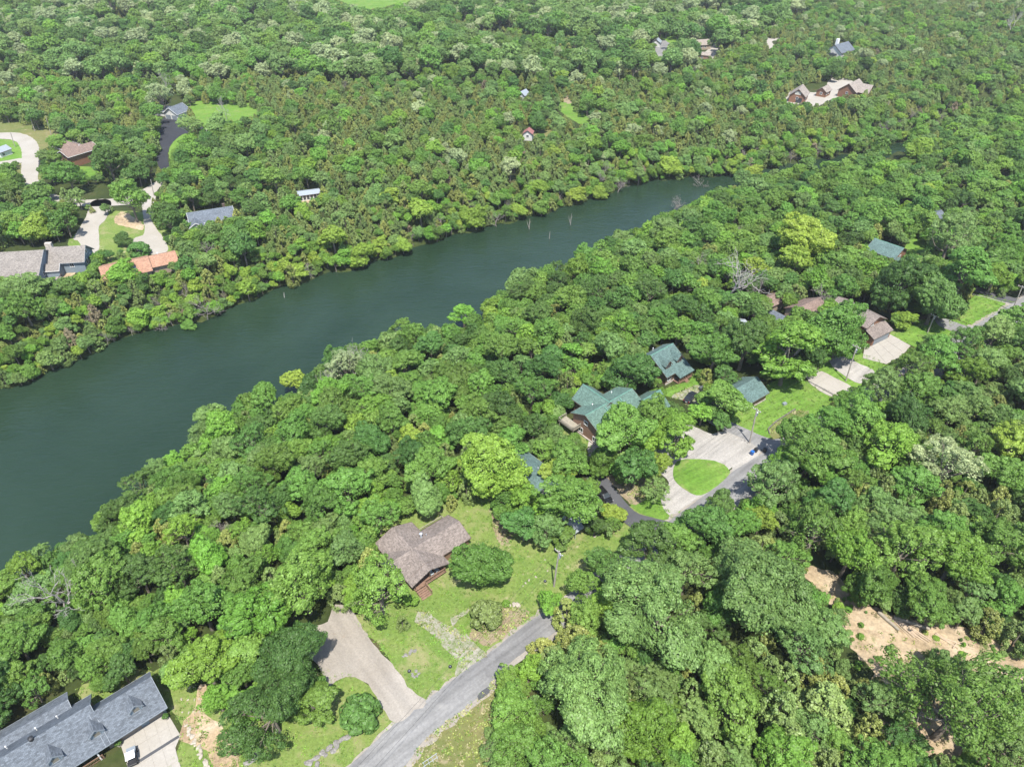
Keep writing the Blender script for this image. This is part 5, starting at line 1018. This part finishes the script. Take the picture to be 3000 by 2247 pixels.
# ------------------------------------------------------------------ singled-out trees: crown centre and radius seen in the photograph -> place and size on the land
TREES = []     # (x, y, R) of everything planted
CELL = 8.0; HASH = {}
def remember(x, y, R):
    TREES.append((x, y, R)); HASH.setdefault((int(x//CELL), int(y//CELL)), []).append((x, y, R))
def solve(px, py, rpx, k, zf=.58):
    R = 5.0; z = LAND
    for _ in range(14):
        p = at(px, py, z+zf*k*R); z = float(ground_z(p.x, p.y)); R = rpx/proj(p.x, p.y, z+zf*k*R)[2]
    return p.x, p.y, R, k*R
HERO = [
 ('dense',0,'mid',1402,1655,90,1.75,'big round dark green shade tree beside the brown roofed house'),
 ('shrub',0,'cedar',1423,1800,54,1.7,'dense olive green bush tree in the dry bed by the lane'),
 ('shrub',1,'bright',1483,1768,14,1.4,'small bright green ball shrub beside the olive bush'),
 ('open',0,'mid',1108,1735,98,2.0,'large oak with bare pale twigs left of the brown roofed house'),
 ('shrub',1,'dark',1056,2092,66,1.5,'dense dark green bush at the bend between gravel drive and lane'),
 ('broad',0,'mid',885,1720,104,2.3,'tall leafy tree overhanging the head of the gravel drive'),
 ('broad',1,'bright',772,1800,95,2.2,'clumpy fresh green tree left of the gravel drive'),
 ('huge',1,'dark',862,1945,108,1.9,'broad dark tree whose shade falls on the gravel drive'),
 ('huge',2,'dark',795,2085,112,1.9,'biggest dark green tree above the lower lawn'),
 ('tall',0,'mid',930,2060,58,2.6,'slim olive green tree on the right side of the biggest dark tree'),
 ('broad',2,'bright',602,1950,82,2.1,'lime green tree above the eroded gully'),('broad',3,'bright',638,2050,52,2.2,'small fresh green tree at the right lip of the gully'),
 ('shrub',0,'sage',507,1966,46,1.6,'round grey green bush right of the garage gable'),
 ('dense',1,'yellow',1442,1366,98,2.1,'large yellow green tree left of the half hidden cottage'),('broad',4,'bright',1535,1470,50,2.2,'lime tree beneath the large yellow green one'),
 ('tall',1,'dark',1535,1535,46,2.9,'narrow dark green tree on the back lawn'),
 ('broad',5,'mid',1666,1474,86,2.2,'leaning oak shading the white lean-to'),('broad',0,'mid',1665,1350,68,2.1,'broad tree in front of the brick gable wall'),('broad',2,'yellow',1634,1385,46,2.2,'yellow tinged tree beside the half hidden cottage roof'),
 ('broad',2,'mid',1822,1272,86,2.2,'oak with grey bare twigs in front of the bright green roof'),('tall',0,'bright',1984,1275,58,2.7,'fresh green upright tree at the left end of the white gravel'),
 ('broad',1,'dark',1862,1372,66,2.2,'dark tree over the upper end of the dark drive'),('broad',3,'mid',1905,1225,58,2.4,'tree hiding the right end of the big green roof'),('open',0,'sage',1922,1438,46,2.1,'thin grey green tree between the dark drive and gravel loop'),
 ('dense',0,'yellow',1795,1503,38,1.7,'small round lime tree beside the dark drive'), ('open',1,'sage',2345,1305,56,2.1,'first oak overhanging the lane past the bins'),('broad',0,'mid',2428,1238,60,2.2,'green tree over the lane opposite the timber edging'),('open',2,'mid',2505,1192,58,2.2,'oak over the lane opposite the tan driveway'),('broad',1,'sage',2585,1140,58,2.2,'grey green tree below the white gravel driveway'),('open',0,'mid',2665,1085,60,2.2,'oak at the lower corner of the concrete apron'),('broad',2,'mid',2745,1045,58,2.2,'tree over the lane right of the concrete apron'),('open',1,'mid',2825,1015,58,2.2,'oak over the lane below the far right drive'),('broad',4,'sage',2910,985,58,2.2,'grey green tree over the lane near the right edge'),('broad',5,'mid',2990,950,56,2.2,'last tree over the lane at the right edge'),
 ('broad',3,'mid',1700,1712,48,2.2,'green tree where the lane dives under the canopy'),('broad',1,'dark',1775,1660,54,2.2,'second dark tree hiding the lane'),('broad',5,'mid',1985,1590,56,2.2,'tree hiding the lane beyond the dark drive'),('broad',2,'bright',1610,1770,36,2.3,'small bright tree where the lane meets the woods'),('cedar',3,'olive',1590,1895,42,2.1,'olive cedar overhanging the lane edge'),('broad',5,'mid',1490,2000,44,2.1,'green tree crowding the lane above the dark road patch'),('broad',3,'dark',2110,1490,50,2.1,'dark tree at the lower mouth of the gravel loop'),
 ('tall',1,'mid',2112,1175,60,2.4,'leafy tree between the parked cars and the green garage'),
 ('dense',1,'dark',1853,1092,76,1.8,'round dark tree left of the dormered cabin'),('tall',0,'bright',2315,1030,84,2.7,'tall bright green tree behind the mown garage lawn'),('dense',0,'mid',2458,972,88,2.1,'large tree left of the concrete apron'),
 ('dense',1,'yellow',2653,938,32,1.7,'small yellow green tree on the grass by the brown two storey house'),
 ('broad',2,'mid',2090,1040,62,2.2,'tree standing right behind the dormered cabin'),('broad',4,'dark',2182,1010,76,2.2,'dark tree above the grey green garage roof'),('dense',0,'dark',2745,880,74,2.1,'dark tree at the left edge of the far right lawn'),('dense',1,'dark',2640,830,80,2.2,'dark tree behind the brown two storey house'),
 ('tall',1,'mid',2830,800,70,2.6,'tall tree above the dark drive at far right'),('open',1,'sage',2790,700,78,2.1,'pale oak right of the small green roofed cabin'),
 ('dense',0,'yellow',2352,700,78,2.0,'large yellow green crown in the right hand near woods'),('broad',1,'yellow',2335,765,44,2.3,'small yellow green tree below the large yellow crown'),
 ('dense',0,'bright',1885,2135,100,2.0,'vivid green tree in the foreground woods at the bottom'),
 ('huge',0,'sage',1905,1790,140,1.9,'big sage green oak in the foreground woods right of the lane'),('huge',1,'sage',2212,1735,150,1.9,'largest pale sage oak left of the sandy clearing'),('huge',2,'sage',1710,2040,140,1.9,'wide sage green oak near the bottom of the lane'),
 ('broad',3,'mid',1500,2080,72,2.1,'green tree at the verge right of the dark road patch'),('broad',0,'mid',1520,2190,80,2.0,'green tree at the bottom edge beside the weedy verge'),
 ('cedar',0,'olive',1690,1880,62,2.1,'broad olive cedar beside the lane, left of the big sage oak'),('cedar',1,'olive',1765,1930,60,2.1,'olive cedar between two sage oaks'),('cedar',2,'cedar',1620,1935,55,2.1,'dull green cedar leaning to the lane edge'),('cedar',0,'olive',1660,1790,44,2.3,'narrow olive cedar where the lane vanishes under trees'),
 ('broad',4,'dark',1900,1600,80,2.2,'dark green tree at the mouth of the dark drive'),('dense',1,'dark',2060,1545,80,2.1,'deep green maple like tree right of the drive mouth'),('open',0,'sage',2010,1680,84,2.1,'pale oak below the deep green maple like tree'),
 ('open',1,'sage',2262,1425,82,2.1,'oak overhanging the lane opposite the gravel loop'),('broad',2,'mid',2370,1330,90,2.1,'tree at the lane edge right of the bins'),
 ('broad',0,'bright',2600,1310,84,2.1,'bright green crown in the middle of the right hand woods'),('open',2,'pale',2775,1370,90,2.1,'pale yellowish oak with bare limbs in the right hand woods'),('broad',1,'yellow',2965,1300,74,2.1,'vivid yellow green tree at the right edge'),
 ('broad',3,'bright',2490,1625,78,2.4,'bright green tree with bare trunk above the sandy clearing'),('open',0,'mid',2380,1560,86,2.3,'tree with visible stems at the upper left of the clearing'),('open',1,'mid',2650,1620,92,2.4,'oak with leaning trunk above the log pile'),
 ('broad',2,'bright',2790,1640,90,2.2,'fresh green tree right of the leaning oak'),('broad',4,'mid',2930,1600,88,2.2,'tall green tree at the right edge above the clearing'),
 ('thin',0,'mid',2800,2075,180,1.8,'wide thin crowned oak over sandy ground at lower right'),('cedar',3,'cedar',2420,2060,90,1.9,'broad dull green cedar at the lower right'),('cedar',1,'cedar',2300,2160,80,1.9,'dull grey green cedar near the bottom edge'),('broad',1,'bright',2290,2215,80,2.0,'bright tree at the bottom edge right of centre'),
 ('broad',0,'mid',2140,2060,100,2.0,'olive green oak in the middle of the foreground woods'),('open',0,'sage',2345,1895,92,2.0,'pale green oak at the left rim of the sandy clearing'),
 ('dense',0,'yellow',112,668,46,1.9,'yellow green tree beside the blue grey house'),('dense',1,'dark',362,700,26,1.6,'dark round bush on the lawn between pale drives'),('shrub',0,'dark',408,732,34,1.2,'low dark shrub against the orange roof'),
 ('broad',3,'mid',380,585,56,2.3,'tree between the two pale drives on the far bank'),('open',2,'sage',556,375,34,2.2,'pale oak beside the black driveway'),('dense',0,'sage',640,370,38,1.9,'round grey green tree right of the black driveway'),
 ('open',1,'pale',470,290,42,2.2,'pale oak left of the slate gable house'),('broad',1,'mid',200,520,46,2.1,'tree at the inner edge of the concrete street'),('broad',2,'mid',170,425,28,2.3,'small tree left of the brown roofed far bank house'),('broad',4,'dark',320,480,54,2.2,'dark tree right of the brown roofed far bank house'),
 ('dense',1,'yellow',1960,508,34,1.7,'rounded yellow green willow at the far shore bend'),('tall',0,'yellow',2145,492,17,3.0,'slim yellow tree at the river head'),('dense',0,'yellow',2210,500,34,1.3,'low golden bush where the river disappears'),('dense',1,'yellow',2700,440,42,1.8,'golden green tree beside the last glimpse of water'),
 ('broad',3,'yellow',1620,505,24,2.0,'small golden tree on the far bank'),('dense',0,'yellow',1393,638,36,1.9,'pale yellow willow on far shore'),('broad',0,'yellow',1235,668,44,2.0,'tall yellow tree at the far shore, middle of the river'),('dense',1,'yellow',1060,745,40,1.8,'yellow bushy tree at far shore left of the river middle'),('broad',1,'yellow',985,752,40,2.0,'yellow tree with thin stems at the far shore'),
 ('tall',1,'yellow',880,812,22,2.6,'slim yellow tree by the pale stump'),('dense',0,'yellow',1180,720,30,1.7,'yellow bush overhanging the far shore'),('dense',0,'yellow',1520,618,26,1.6,'yellow bush near the forked snag'),('dense',1,'yellow',1580,600,28,1.6,'yellow bush right of the forked snag'),('dense',0,'yellow',1690,575,30,1.4,'yellow bush on the far shore near the mid river snag'),('dense',1,'yellow',1755,565,24,1.8,'yellow bush right of the mid river snag'),
 ('dense',1,'mid',553,952,22,1.3,'round green bush standing in shallow water at left'),('dense',0,'bright',400,895,44,1.6,'fresh green shore tree on left far bank'),('broad',2,'sage',120,930,52,2.0,'big grey green tree on left far bank'),
 ('broad',4,'sage',620,1235,56,2.1,'grey green tree leaning over the near shore'),('broad',0,'bright',640,1235,46,2.2,'bright tree projecting from the near shore'),('dense',0,'sage',1520,830,44,1.9,'blue green tree projecting over the near shore'),('dense',1,'yellow',1440,925,34,2.0,'golden green tree on the near shore'),
 ('open',1,'pale',1010,1085,62,2.3,'half bare pale sycamore on the near shore')]
for kind, v, leaf, px, py, r, k, lb in HERO:
    zf = .55 if kind != 'shrub' else .45
    x, y, R, H = solve(px, py, r, k, zf)
    plant_tree(kind, v, leaf, x, y, R, H, rng.uniform(0, 6.28), lb, None); remember(x, y, R*.92)
for v, mat, px, py, r, k, lb, gz in [
 (0,'dead',150,1735,104,2.3,'large bleached dead tree in the near woods at left',None),(1,'dead',2145,800,84,2.2,'tall bare white sycamore in the right hand near woods',None),(2,'dead2',2062,775,36,2.2,'bare grey tree left of the tall white sycamore',None),
 (2,'dead',1030,1075,66,2.4,'bare white limbs of the half dead shore tree',None),(1,'dead',960,1130,44,2.3,'small bare white tree on the near shore slope',None),(0,'dead2',2225,855,40,2.2,'bare brown grey tree below the tall white sycamore',None),(1,'dead2',2400,868,44,2.2,'bare grey tree in front of the rust roofed house',None),
 (0,'dead2',602,915,46,1.7,'grey dead tree overhanging the left far shore',None),(1,'dead2',503,945,20,2.6,'slim grey dead tree standing in shallow water',None),(2,'dead2',470,958,20,1.5,'low dead brush at the left far shore',None),(0,'dead2',905,795,24,2.0,'grey dead tree behind the slim yellow tree',None),(1,'dead2',1810,545,28,1.8,'first grey dead tree before the far shore bend',None),(2,'dead2',1770,540,26,1.8,'grey dead tree left of the far shore bend',None),(0,'dead2',1455,645,28,1.8,'grey dead tree at the far shore below the snag',None),
 (1,'dead',1355,925,24,2.4,'thin dead twigs at the edge of the near shore',None),(2,'dead2',1975,600,30,2.0,'thin grey twigs at the near shore bend',None),(0,'dead',655,315,22,3.0,'bare grey tree in the far glade',None),(1,'dead',475,240,22,3.4,'bare tall trunk above the slate gable house',None),(0,'dead2',2050,535,28,1.6,'low dead brush at the river head',None),
 (2,'dead2',2600,380,24,2.2,'grey dead tree above the last glimpse of water',None),(0,'dead',2975,65,28,2.5,'bare white trunk at the upper right corner',None),(1,'dead2',1300,655,34,1.6,'grey twiggy brush beside the tall yellow tree',None),(2,'dead2',600,735,34,1.8,'bare brushy tree right of the orange roof',None)]:
    x, y, R, H = solve(px, py, r, k, .55); d, _ = shore(x, y)
    plant_dead(v, mat, x, y, R, H, rng.uniform(0, 6.28), lb); remember(x, y, R*.7)

# ------------------------------------------------------------------ the woods
def wob(x, y, f=1.0, s=0.0):
    return (math.sin(x*.021*f+1.3+s)*math.cos(y*.019*f-.7+s)+.6*math.sin(x*.051*f+y*.043*f+s*2)+.4*math.sin(x*.11*f-y*.09*f+s))/2+.5
def pick(rg, items):
    t = rg.random()*sum(w for _, w in items)
    for k, w in items:
        t -= w
        if t <= 0: return k
    return items[-1][0]
def choose(rg, x, y, px, py, d, far):
    n1, n2 = wob(x, y, 1.0), wob(x, y, 1.7, 2.1)
    road_side = (not far) and (px*.68+py > 3080)      # foreground woods right of the lane
    if far:
        if d < 9: kind = pick(rg, [('broad',5),('dense',3),('cedar',2.5),('dead',1.0)]); leaf = pick(rg, [('yellow',1.3),('mid',3.4),('bright',3),('sage',2)]); R = rg.uniform(1.8,3.6)
        elif py < 250 and px < 1950+(250-py)*2 and n1 > .12:
            kind = pick(rg, [('broad',7),('dense',2),('open',1.5),('cedar',2.2)]); leaf = pick(rg, [('pale',2.6),('sage',4.5),('mid',3),('dark',2.2),('bright',.5)]); R = rg.uniform(5.0,8.4)
        elif px < 800 and py > 380: kind = pick(rg, [('broad',7),('dense',2),('cedar',1.4+2*n2)]); leaf = pick(rg, [('mid',4),('dark',3),('sage',2.4),('bright',1.4)]); R = rg.uniform(3.0,5.0)
        else:
            ced = 9.0 if n2 > .3 else 4.0
            kind = pick(rg, [('cedar',ced),('broad',2.6),('dense',.8),('dead',.05)]); leaf = pick(rg, [('mid',3.4),('bright',2.2),('sage',2.4),('dark',1.4),('pale',.8),('yellow',.08)]); R = rg.uniform(2.6,4.8)
    elif road_side: kind = pick(rg, [('broad',4),('open',3),('cedar',3.2),('dense',.6)]); leaf = pick(rg, [('mid',4.5),('sage',4),('dark',1.2),('bright',.7)]); R = rg.uniform(3.0,5.0)
    else: kind = pick(rg, [('broad',6.5),('dense',2.2),('open',1.2),('cedar',1.1),('tall',.5),('dead',.05)]); leaf = pick(rg, [('mid',4.6),('bright',2.4 if n1 > .45 else .8),('dark',2.6 if n1 < .6 else 1.0),('sage',1.6 if n2 > .5 else .6),('yellow',.12)]); R = rg.uniform(2.9,5.2)
    if kind == 'cedar': leaf = pick(rg, [('cedar',5),('olive',3.5),('brown',.05 if d > 9 else .8)]); R = rg.uniform(1.7,2.7)*(1.15 if road_side else 1.0); H = R*rg.uniform(2.3,3.3)
    elif kind == 'dead': R = rg.uniform(2.0,3.2); H = R*rg.uniform(2,2.6)
    else: H = R*rg.uniform(1.95,2.45)
    return kind, leaf, R, H
rg = random.Random(4242); WOODS = []
def try_place(x, y, packing):
    d, far = shore(x, y); d = float(d); far = bool(far)
    if d < (-.6 if far else .6): return
    z = float(ground_z(x, y)); px, py, s = proj(x, y, z)
    if not (-190 < px < 3190 and -190 < py < 2480): return
    if look(HARD, px, py): return
    if np.any(FOOT[:,0]) and in_foot(x, y): return
    kind, leaf, R, H = choose(rg, x, y, px, py, d, far)
    for shrink in ((1.0, .72, .5, .36) if y < 330 else (1.0, .75)):
        r, h = R*shrink, H*shrink
        if r < 1.0: return
        ok = True; ci, cj = int(x//CELL), int(y//CELL)
        for i in (-1,0,1):
            for j in (-1,0,1):
                for (a, b, c) in HASH.get((ci+i, cj+j), ()):
                    if (a-x)**2+(b-y)**2 < ((r+c)*packing)**2: ok = False; break
                if not ok: break
            if not ok: break
        if ok and not covers_open(x, y, z, r, h):
            remember(x, y, r); WOODS.append((kind, leaf, x, y, z, r, h, s*r, px, py, far, d)); return
# random darts, each equally likely per square metre of land in view
for packing, count in ((.70, 26000), (.60, 30000), (.54, 16000)):
    for _ in range(count):
        t = rg.random(); y = 36+ (math.sqrt(t*(820**2)+(1-t)*(30**2))-30); x = rg.uniform(-1, 1)*(.84*y+45)
        try_place(x, y, packing)
for packing, count in ((.66, 9000), (.56, 9000), (.48, 9000)):      # the near land again, until the canopy closes
    for _ in range(count):
        t = rg.random(); y = 30+(math.sqrt(t*(230**2)+(1-t)*(20**2))-20); x = rg.uniform(-1, 1)*(.84*y+45); try_place(x, y, packing)
for _ in range(9000):                                               # and both shores
    k = rg.randrange(len(FW)-4)+1; t = rg.random(); q = FW[k]*(1-t)+FW[k+1]*t; o = rg.uniform(-1, 14); try_place(q[0]-o*.5, q[1]+o, .5)
for _ in range(5000):
    k = rg.randrange(len(NW)-4)+1; t = rg.random(); q = NW[k]*(1-t)+NW[k+1]*t; o = rg.uniform(0, 14); try_place(q[0]+o*.5, q[1]-o, .54)
print('woods', len(WOODS))
WOODS.sort(key=lambda q: -q[7])
def zone(px, py, far, d):
    if far: return 'far left bank' if px < 900 and py > 380 else ('far shore' if d < 12 else 'far woods')
    return 'foreground woods right of the lane' if px*.68+py > 3080 else ('near riverbank woods' if d < 30 else 'woods round the near houses')
HUE = {'mid':'mid green','dark':'deep green','bright':'fresh green','sage':'grey green','pale':'pale','yellow':'yellow green','cedar':'dull green','olive':'olive','brown':'brownish'}
MARKS = [(300,2120,'grey shingled house'),(980,1920,'gravel drive'),(1240,1620,'brown roofed house'),(1442,1366,'large yellow green tree'),(1560,1390,'half hidden cottage'),(1760,1200,'big green roof'),(1960,1050,'dormered cabin'),(2190,1140,'green garage'),(2060,1390,'oval grass island'),(2330,1240,'timber edging'),(2600,1020,'concrete apron'),(2545,930,'brown two storey house'),(2600,720,'small green cabin'),(2145,800,'bare white sycamore'),(150,1740,'large bleached dead tree'),(1010,1080,'half bare sycamore'),(2345,700,'large yellow crown'),(1905,1790,'big sage oak'),(2212,1735,'largest sage oak'),(1710,2040,'wide sage oak'),(1885,2135,'vivid green tree'),(2650,1830,'log pile'),(2800,2075,'thin crowned oak'),(2775,1370,'pale limbed oak'),(2600,1310,'bright green crown'),(2965,1300,'right edge yellow tree'),(415,765,'orange roof'),(120,760,'blue grey house'),(630,625,'slate blue roof'),(905,560,'white pavilion'),(235,440,'brown deck house'),(1548,385,'red roofed shed'),(1235,668,'tall yellow shore tree'),(2700,440,'golden creek tree'),(1610,690,'river snags'),(600,915,'grey dead shore tree'),(2420,255,'three tan roofs'),(602,1950,'lime gully tree'),(1440,925,'golden near shore tree'),(2420,2060,'broad dull cedar'),(2885,2290,'bottom right corner'),(800,1450,'near woods centre')]
def where(px, py):
    q = min(MARKS, key=lambda m_: (m_[0]-px)**2+(m_[1]-py)**2); dx, dy = px-q[0], py-q[1]; far_ = math.hypot(dx, dy)
    side = ('left of' if dx < 0 else 'right of') if abs(dx) > 1.1*abs(dy) else ('behind' if dy < 0 else 'in front of')
    return ('just ' if far_ < 110 else 'a little ' if far_ < 210 else 'well ')+side+' the '+q[2]
count = {'leafy': 0, 'cedar': 0}; rest = {'leafy': [], 'cedar': []}
SHAPE = {'broad':'leafy tree','dense':'dense round tree','open':'open crowned tree','tall':'slim leafy tree','cedar':'cedar'}
for i, (kind, leaf, x, y, z, r, h, s, px, py, far, d) in enumerate(WOODS):
    zn = zone(px, py, far, d); cx, cy, _ = proj(x, y, z+h*.55)
    if kind == 'dead':
        plant_dead(i%3, 'dead2', x, y, r, h, rg.uniform(0,6.28), 'bare grey dead tree '+where(cx, cy), 'dead trees '+where(cx, cy)); continue
    cls = 'cedar' if kind == 'cedar' else 'leafy'
    if count[cls] < 300 and -60 < px < 3060 and py < 2400:
        count[cls] += 1; big = s/(62.0 if cls == 'leafy' else 30.0); size = 'large' if big > 1.15 else 'middling' if big > .8 else 'small'
        plant_tree(kind, rg.randrange(len(PROTO[kind])), leaf, x, y, r, h, rg.uniform(0,6.28), f"{size} {HUE[leaf]} {SHAPE[kind]} {where(cx, cy)}", f"{HUE[leaf]} {'cedars' if cls=='cedar' else 'leafy trees'}, {zn}")
    else: rest[cls].append((kind, leaf, x, y, z, r, h))
def instance_nodes(o, name, coll):
    ng = bpy.data.node_groups.new(name+'_scatter', 'GeometryNodeTree'); ng.interface.new_socket('Geometry', in_out='INPUT', socket_type='NodeSocketGeometry'); ng.interface.new_socket('Geometry', in_out='OUTPUT', socket_type='NodeSocketGeometry')
    N = ng.nodes; gi = N.new('NodeGroupInput'); go = N.new('NodeGroupOutput'); ci = N.new('GeometryNodeCollectionInfo'); ip = N.new('GeometryNodeInstanceOnPoints')
    ci.inputs['Collection'].default_value = coll; ci.inputs['Separate Children'].default_value = True; ci.inputs['Reset Children'].default_value = True; ip.inputs['Pick Instance'].default_value = True
    def attr(nm, ty): a = N.new('GeometryNodeInputNamedAttribute'); a.data_type = ty; a.inputs['Name'].default_value = nm; return a.outputs['Attribute']
    e2r = N.new('FunctionNodeEulerToRotation'); Lk = ng.links.new
    Lk(attr('spin','FLOAT_VECTOR'), e2r.inputs[0]); Lk(e2r.outputs[0], ip.inputs['Rotation']); Lk(attr('size','FLOAT_VECTOR'), ip.inputs['Scale']); Lk(attr('pick','INT'), ip.inputs['Instance Index'])
    Lk(gi.outputs[0], ip.inputs['Points']); Lk(ci.outputs[0], ip.inputs['Instance']); Lk(ip.outputs[0], go.inputs[0])
    md = o.modifiers.new('scatter', 'NODES'); md.node_group = ng
def woods_stuff(name, items, label):
    combos = sorted({(k, l) for k, l, *_ in items}); coll = bpy.data.collections.new(name+'_kinds'); index = {}; n = 0
    for k, l in combos:
        for v in range(len(FARP[k])):
            o = bpy.data.objects.new('woodland_variant_%03d' % n, full_mesh(k, v, l)); coll.objects.link(o); index.setdefault((k, l), []).append((n, FARP[k][v][4], FARP[k][v][5])); n += 1
    me = bpy.data.meshes.new(name); me.vertices.add(len(items)); me.vertices.foreach_set('co', np.array([(q[2], q[3], q[4]) for q in items], np.float32).ravel())
    pk = []; sc = []; sp = []
    for k, l, x, y, z, r, h in items: i, pR, pH = rg.choice(index[(k, l)]); pk.append(i); sc.append((r/pR, r/pR, h/pH)); sp.append((0, 0, rg.uniform(0, 6.28)))
    for nm, ty, dat, key in (('pick','INT',pk,'value'), ('size','FLOAT_VECTOR',sc,'vector'), ('spin','FLOAT_VECTOR',sp,'vector')):
        a = me.attributes.new(nm, ty, 'POINT'); a.data.foreach_set(key, np.array(dat, np.int32 if ty == 'INT' else np.float32).ravel())
    o = link(name, me); tag(o, label, 'woods', kind='stuff')
    instance_nodes(o, name, coll)
woods_stuff('leafy_woods', rest['leafy'], 'mass of leafy trees filling the distance beyond the nearest ones')
woods_stuff('cedar_woods', rest['cedar'], 'mass of dull green cedars filling the far bank')

# ------------------------------------------------------------------ tufts of grass and weeds that break up lawns and pavement edges
def tuft_mesh(seed, mat):
    g = np.random.default_rng(seed); n = 9; c = np.stack([g.normal(size=n)*.16, g.normal(size=n)*.16, .08+.1*g.random(n)], 1)
    V, Q = leaf_quads(c, g.normal(size=(n,3))+np.array([0,0,.6]), .1+.07*g.random(n), g); return mesh_np('tuft', V, [Q], [LEAF[mat]])
def area_points(poly, dens):
    P = np.array(poly); x0, y0 = P.min(0); x1, y1 = P.max(0); n = int(min(9000, (x1-x0)*(y1-y0)*dens)); g = np.random.default_rng(len(poly)); q = g.random((n,2))*[x1-x0, y1-y0]+[x0, y0]; ins = np.zeros(n, bool)
    for i in range(len(P)):
        (ax, ay), (bx, by) = P[i-1], P[i]
        if ay != by: ins ^= ((ay > q[:,1]) != (by > q[:,1])) & (q[:,0] < (bx-ax)*(q[:,1]-ay)/(by-ay)+ax)
    return q[ins]
def scatter_tufts(name, pts, mats, label, smin, smax):
    coll = bpy.data.collections.new(name+'_kinds')
    for i, m_ in enumerate(mats): coll.objects.link(bpy.data.objects.new('%s_variant_%02d' % (name, i), tuft_mesh(200+i, m_)))
    me = bpy.data.meshes.new(name); pts = np.asarray(pts); n = len(pts); me.vertices.add(n)
    me.vertices.foreach_set('co', np.column_stack([pts, ground_z(pts[:,0], pts[:,1])+.02]).astype(np.float32).ravel()); g = np.random.default_rng(5)
    s = g.uniform(smin, smax, n)
    for nm, ty, dat, key in (('pick','INT',g.integers(0, len(mats), n),'value'), ('size','FLOAT_VECTOR',np.stack([s,s,s*g.uniform(.6,1.3,n)],1),'vector'), ('spin','FLOAT_VECTOR',np.stack([0*s,0*s,g.uniform(0,6.28,n)],1),'vector')):
        a = me.attributes.new(nm, ty, 'POINT'); a.data.foreach_set(key, np.asarray(dat, np.int32 if ty == 'INT' else np.float32).ravel())
    o = link(name, me); tag(o, label, 'grass', kind='stuff'); instance_nodes(o, name, coll)
lawn_pts = []; weed_pts = []
for mat, out in TUFT_AREAS:
    A = np.array(out)
    if A[:,1].min() > 190: continue
    if mat in ('lawn','lawn2'): lawn_pts.append(area_points(out, 1.3))
    if mat in ('meadow','mulch','weedy_gravel'): weed_pts.append(area_points(out, 2.2 if mat != 'weedy_gravel' else 1.2))
    if mat in ('dirt','eroded'): weed_pts.append(area_points(out, .25))
    if mat in ('lawn','lawn2','meadow','weedy_gravel','mulch'):
        g = np.random.default_rng(len(out)); i = g.integers(0, len(A), len(A)*3); lawn_pts.append(A[i]+g.normal(size=(len(i),2))*.22)
keep = lambda q: np.array([p for p in np.concatenate(q) if not look(HARD, *proj(p[0], p[1], LAND)[:2])])
scatter_tufts('grass_tufts', keep(lawn_pts), ['grass','grass','grass','bright'], 'short uneven grass on the lawns round the near houses', .45, 1.1)
scatter_tufts('weeds', keep(weed_pts), ['straw','grass','straw','olive'], 'dry weeds on the verges, beds and gravel tracks', .6, 1.7)
sh_rng = random.Random(77)
for k in range(46):     # saplings and weeds on the sandy clearing
    px, py = sh_rng.choice([(2560,1900),(2500,1850),(2620,1920),(2720,1850),(2830,1880),(2930,1925),(2480,1760),(2540,1960)]); p = atg(px+sh_rng.gauss(0,26), py+sh_rng.gauss(0,18))
    plant_tree('shrub', k%2, sh_rng.choice(['bright','mid','olive','sage']), p.x, p.y, sh_rng.uniform(.25,.8), sh_rng.uniform(.3,1.0), sh_rng.uniform(0,6), 'low green sapling growing on the sandy clearing', 'saplings on the sandy clearing')

first = {}
for o in COL.objects:       # alike things that share a label share its group
    if o.parent is None and o.get('label') and o.get('group'): o['group'] = first.setdefault(o['label'], o['group'])
# ------------------------------------------------------------------ summer haze
m, t, n, l, p = nt('summer_haze'); n.remove(p); pv = n.new('ShaderNodeVolumePrincipled')
pv.inputs['Color'].default_value = (.9,.94,1,1); pv.inputs['Density'].default_value = .00010; pv.inputs['Anisotropy'].default_value = .2
l.new(pv.outputs[0], n['Material Output'].inputs['Volume'])
tag(MB().box(-3600, 3600, -1000, 4600, -4, 160).build('haze', m), 'thin summer haze over the whole valley', 'haze', kind='stuff')
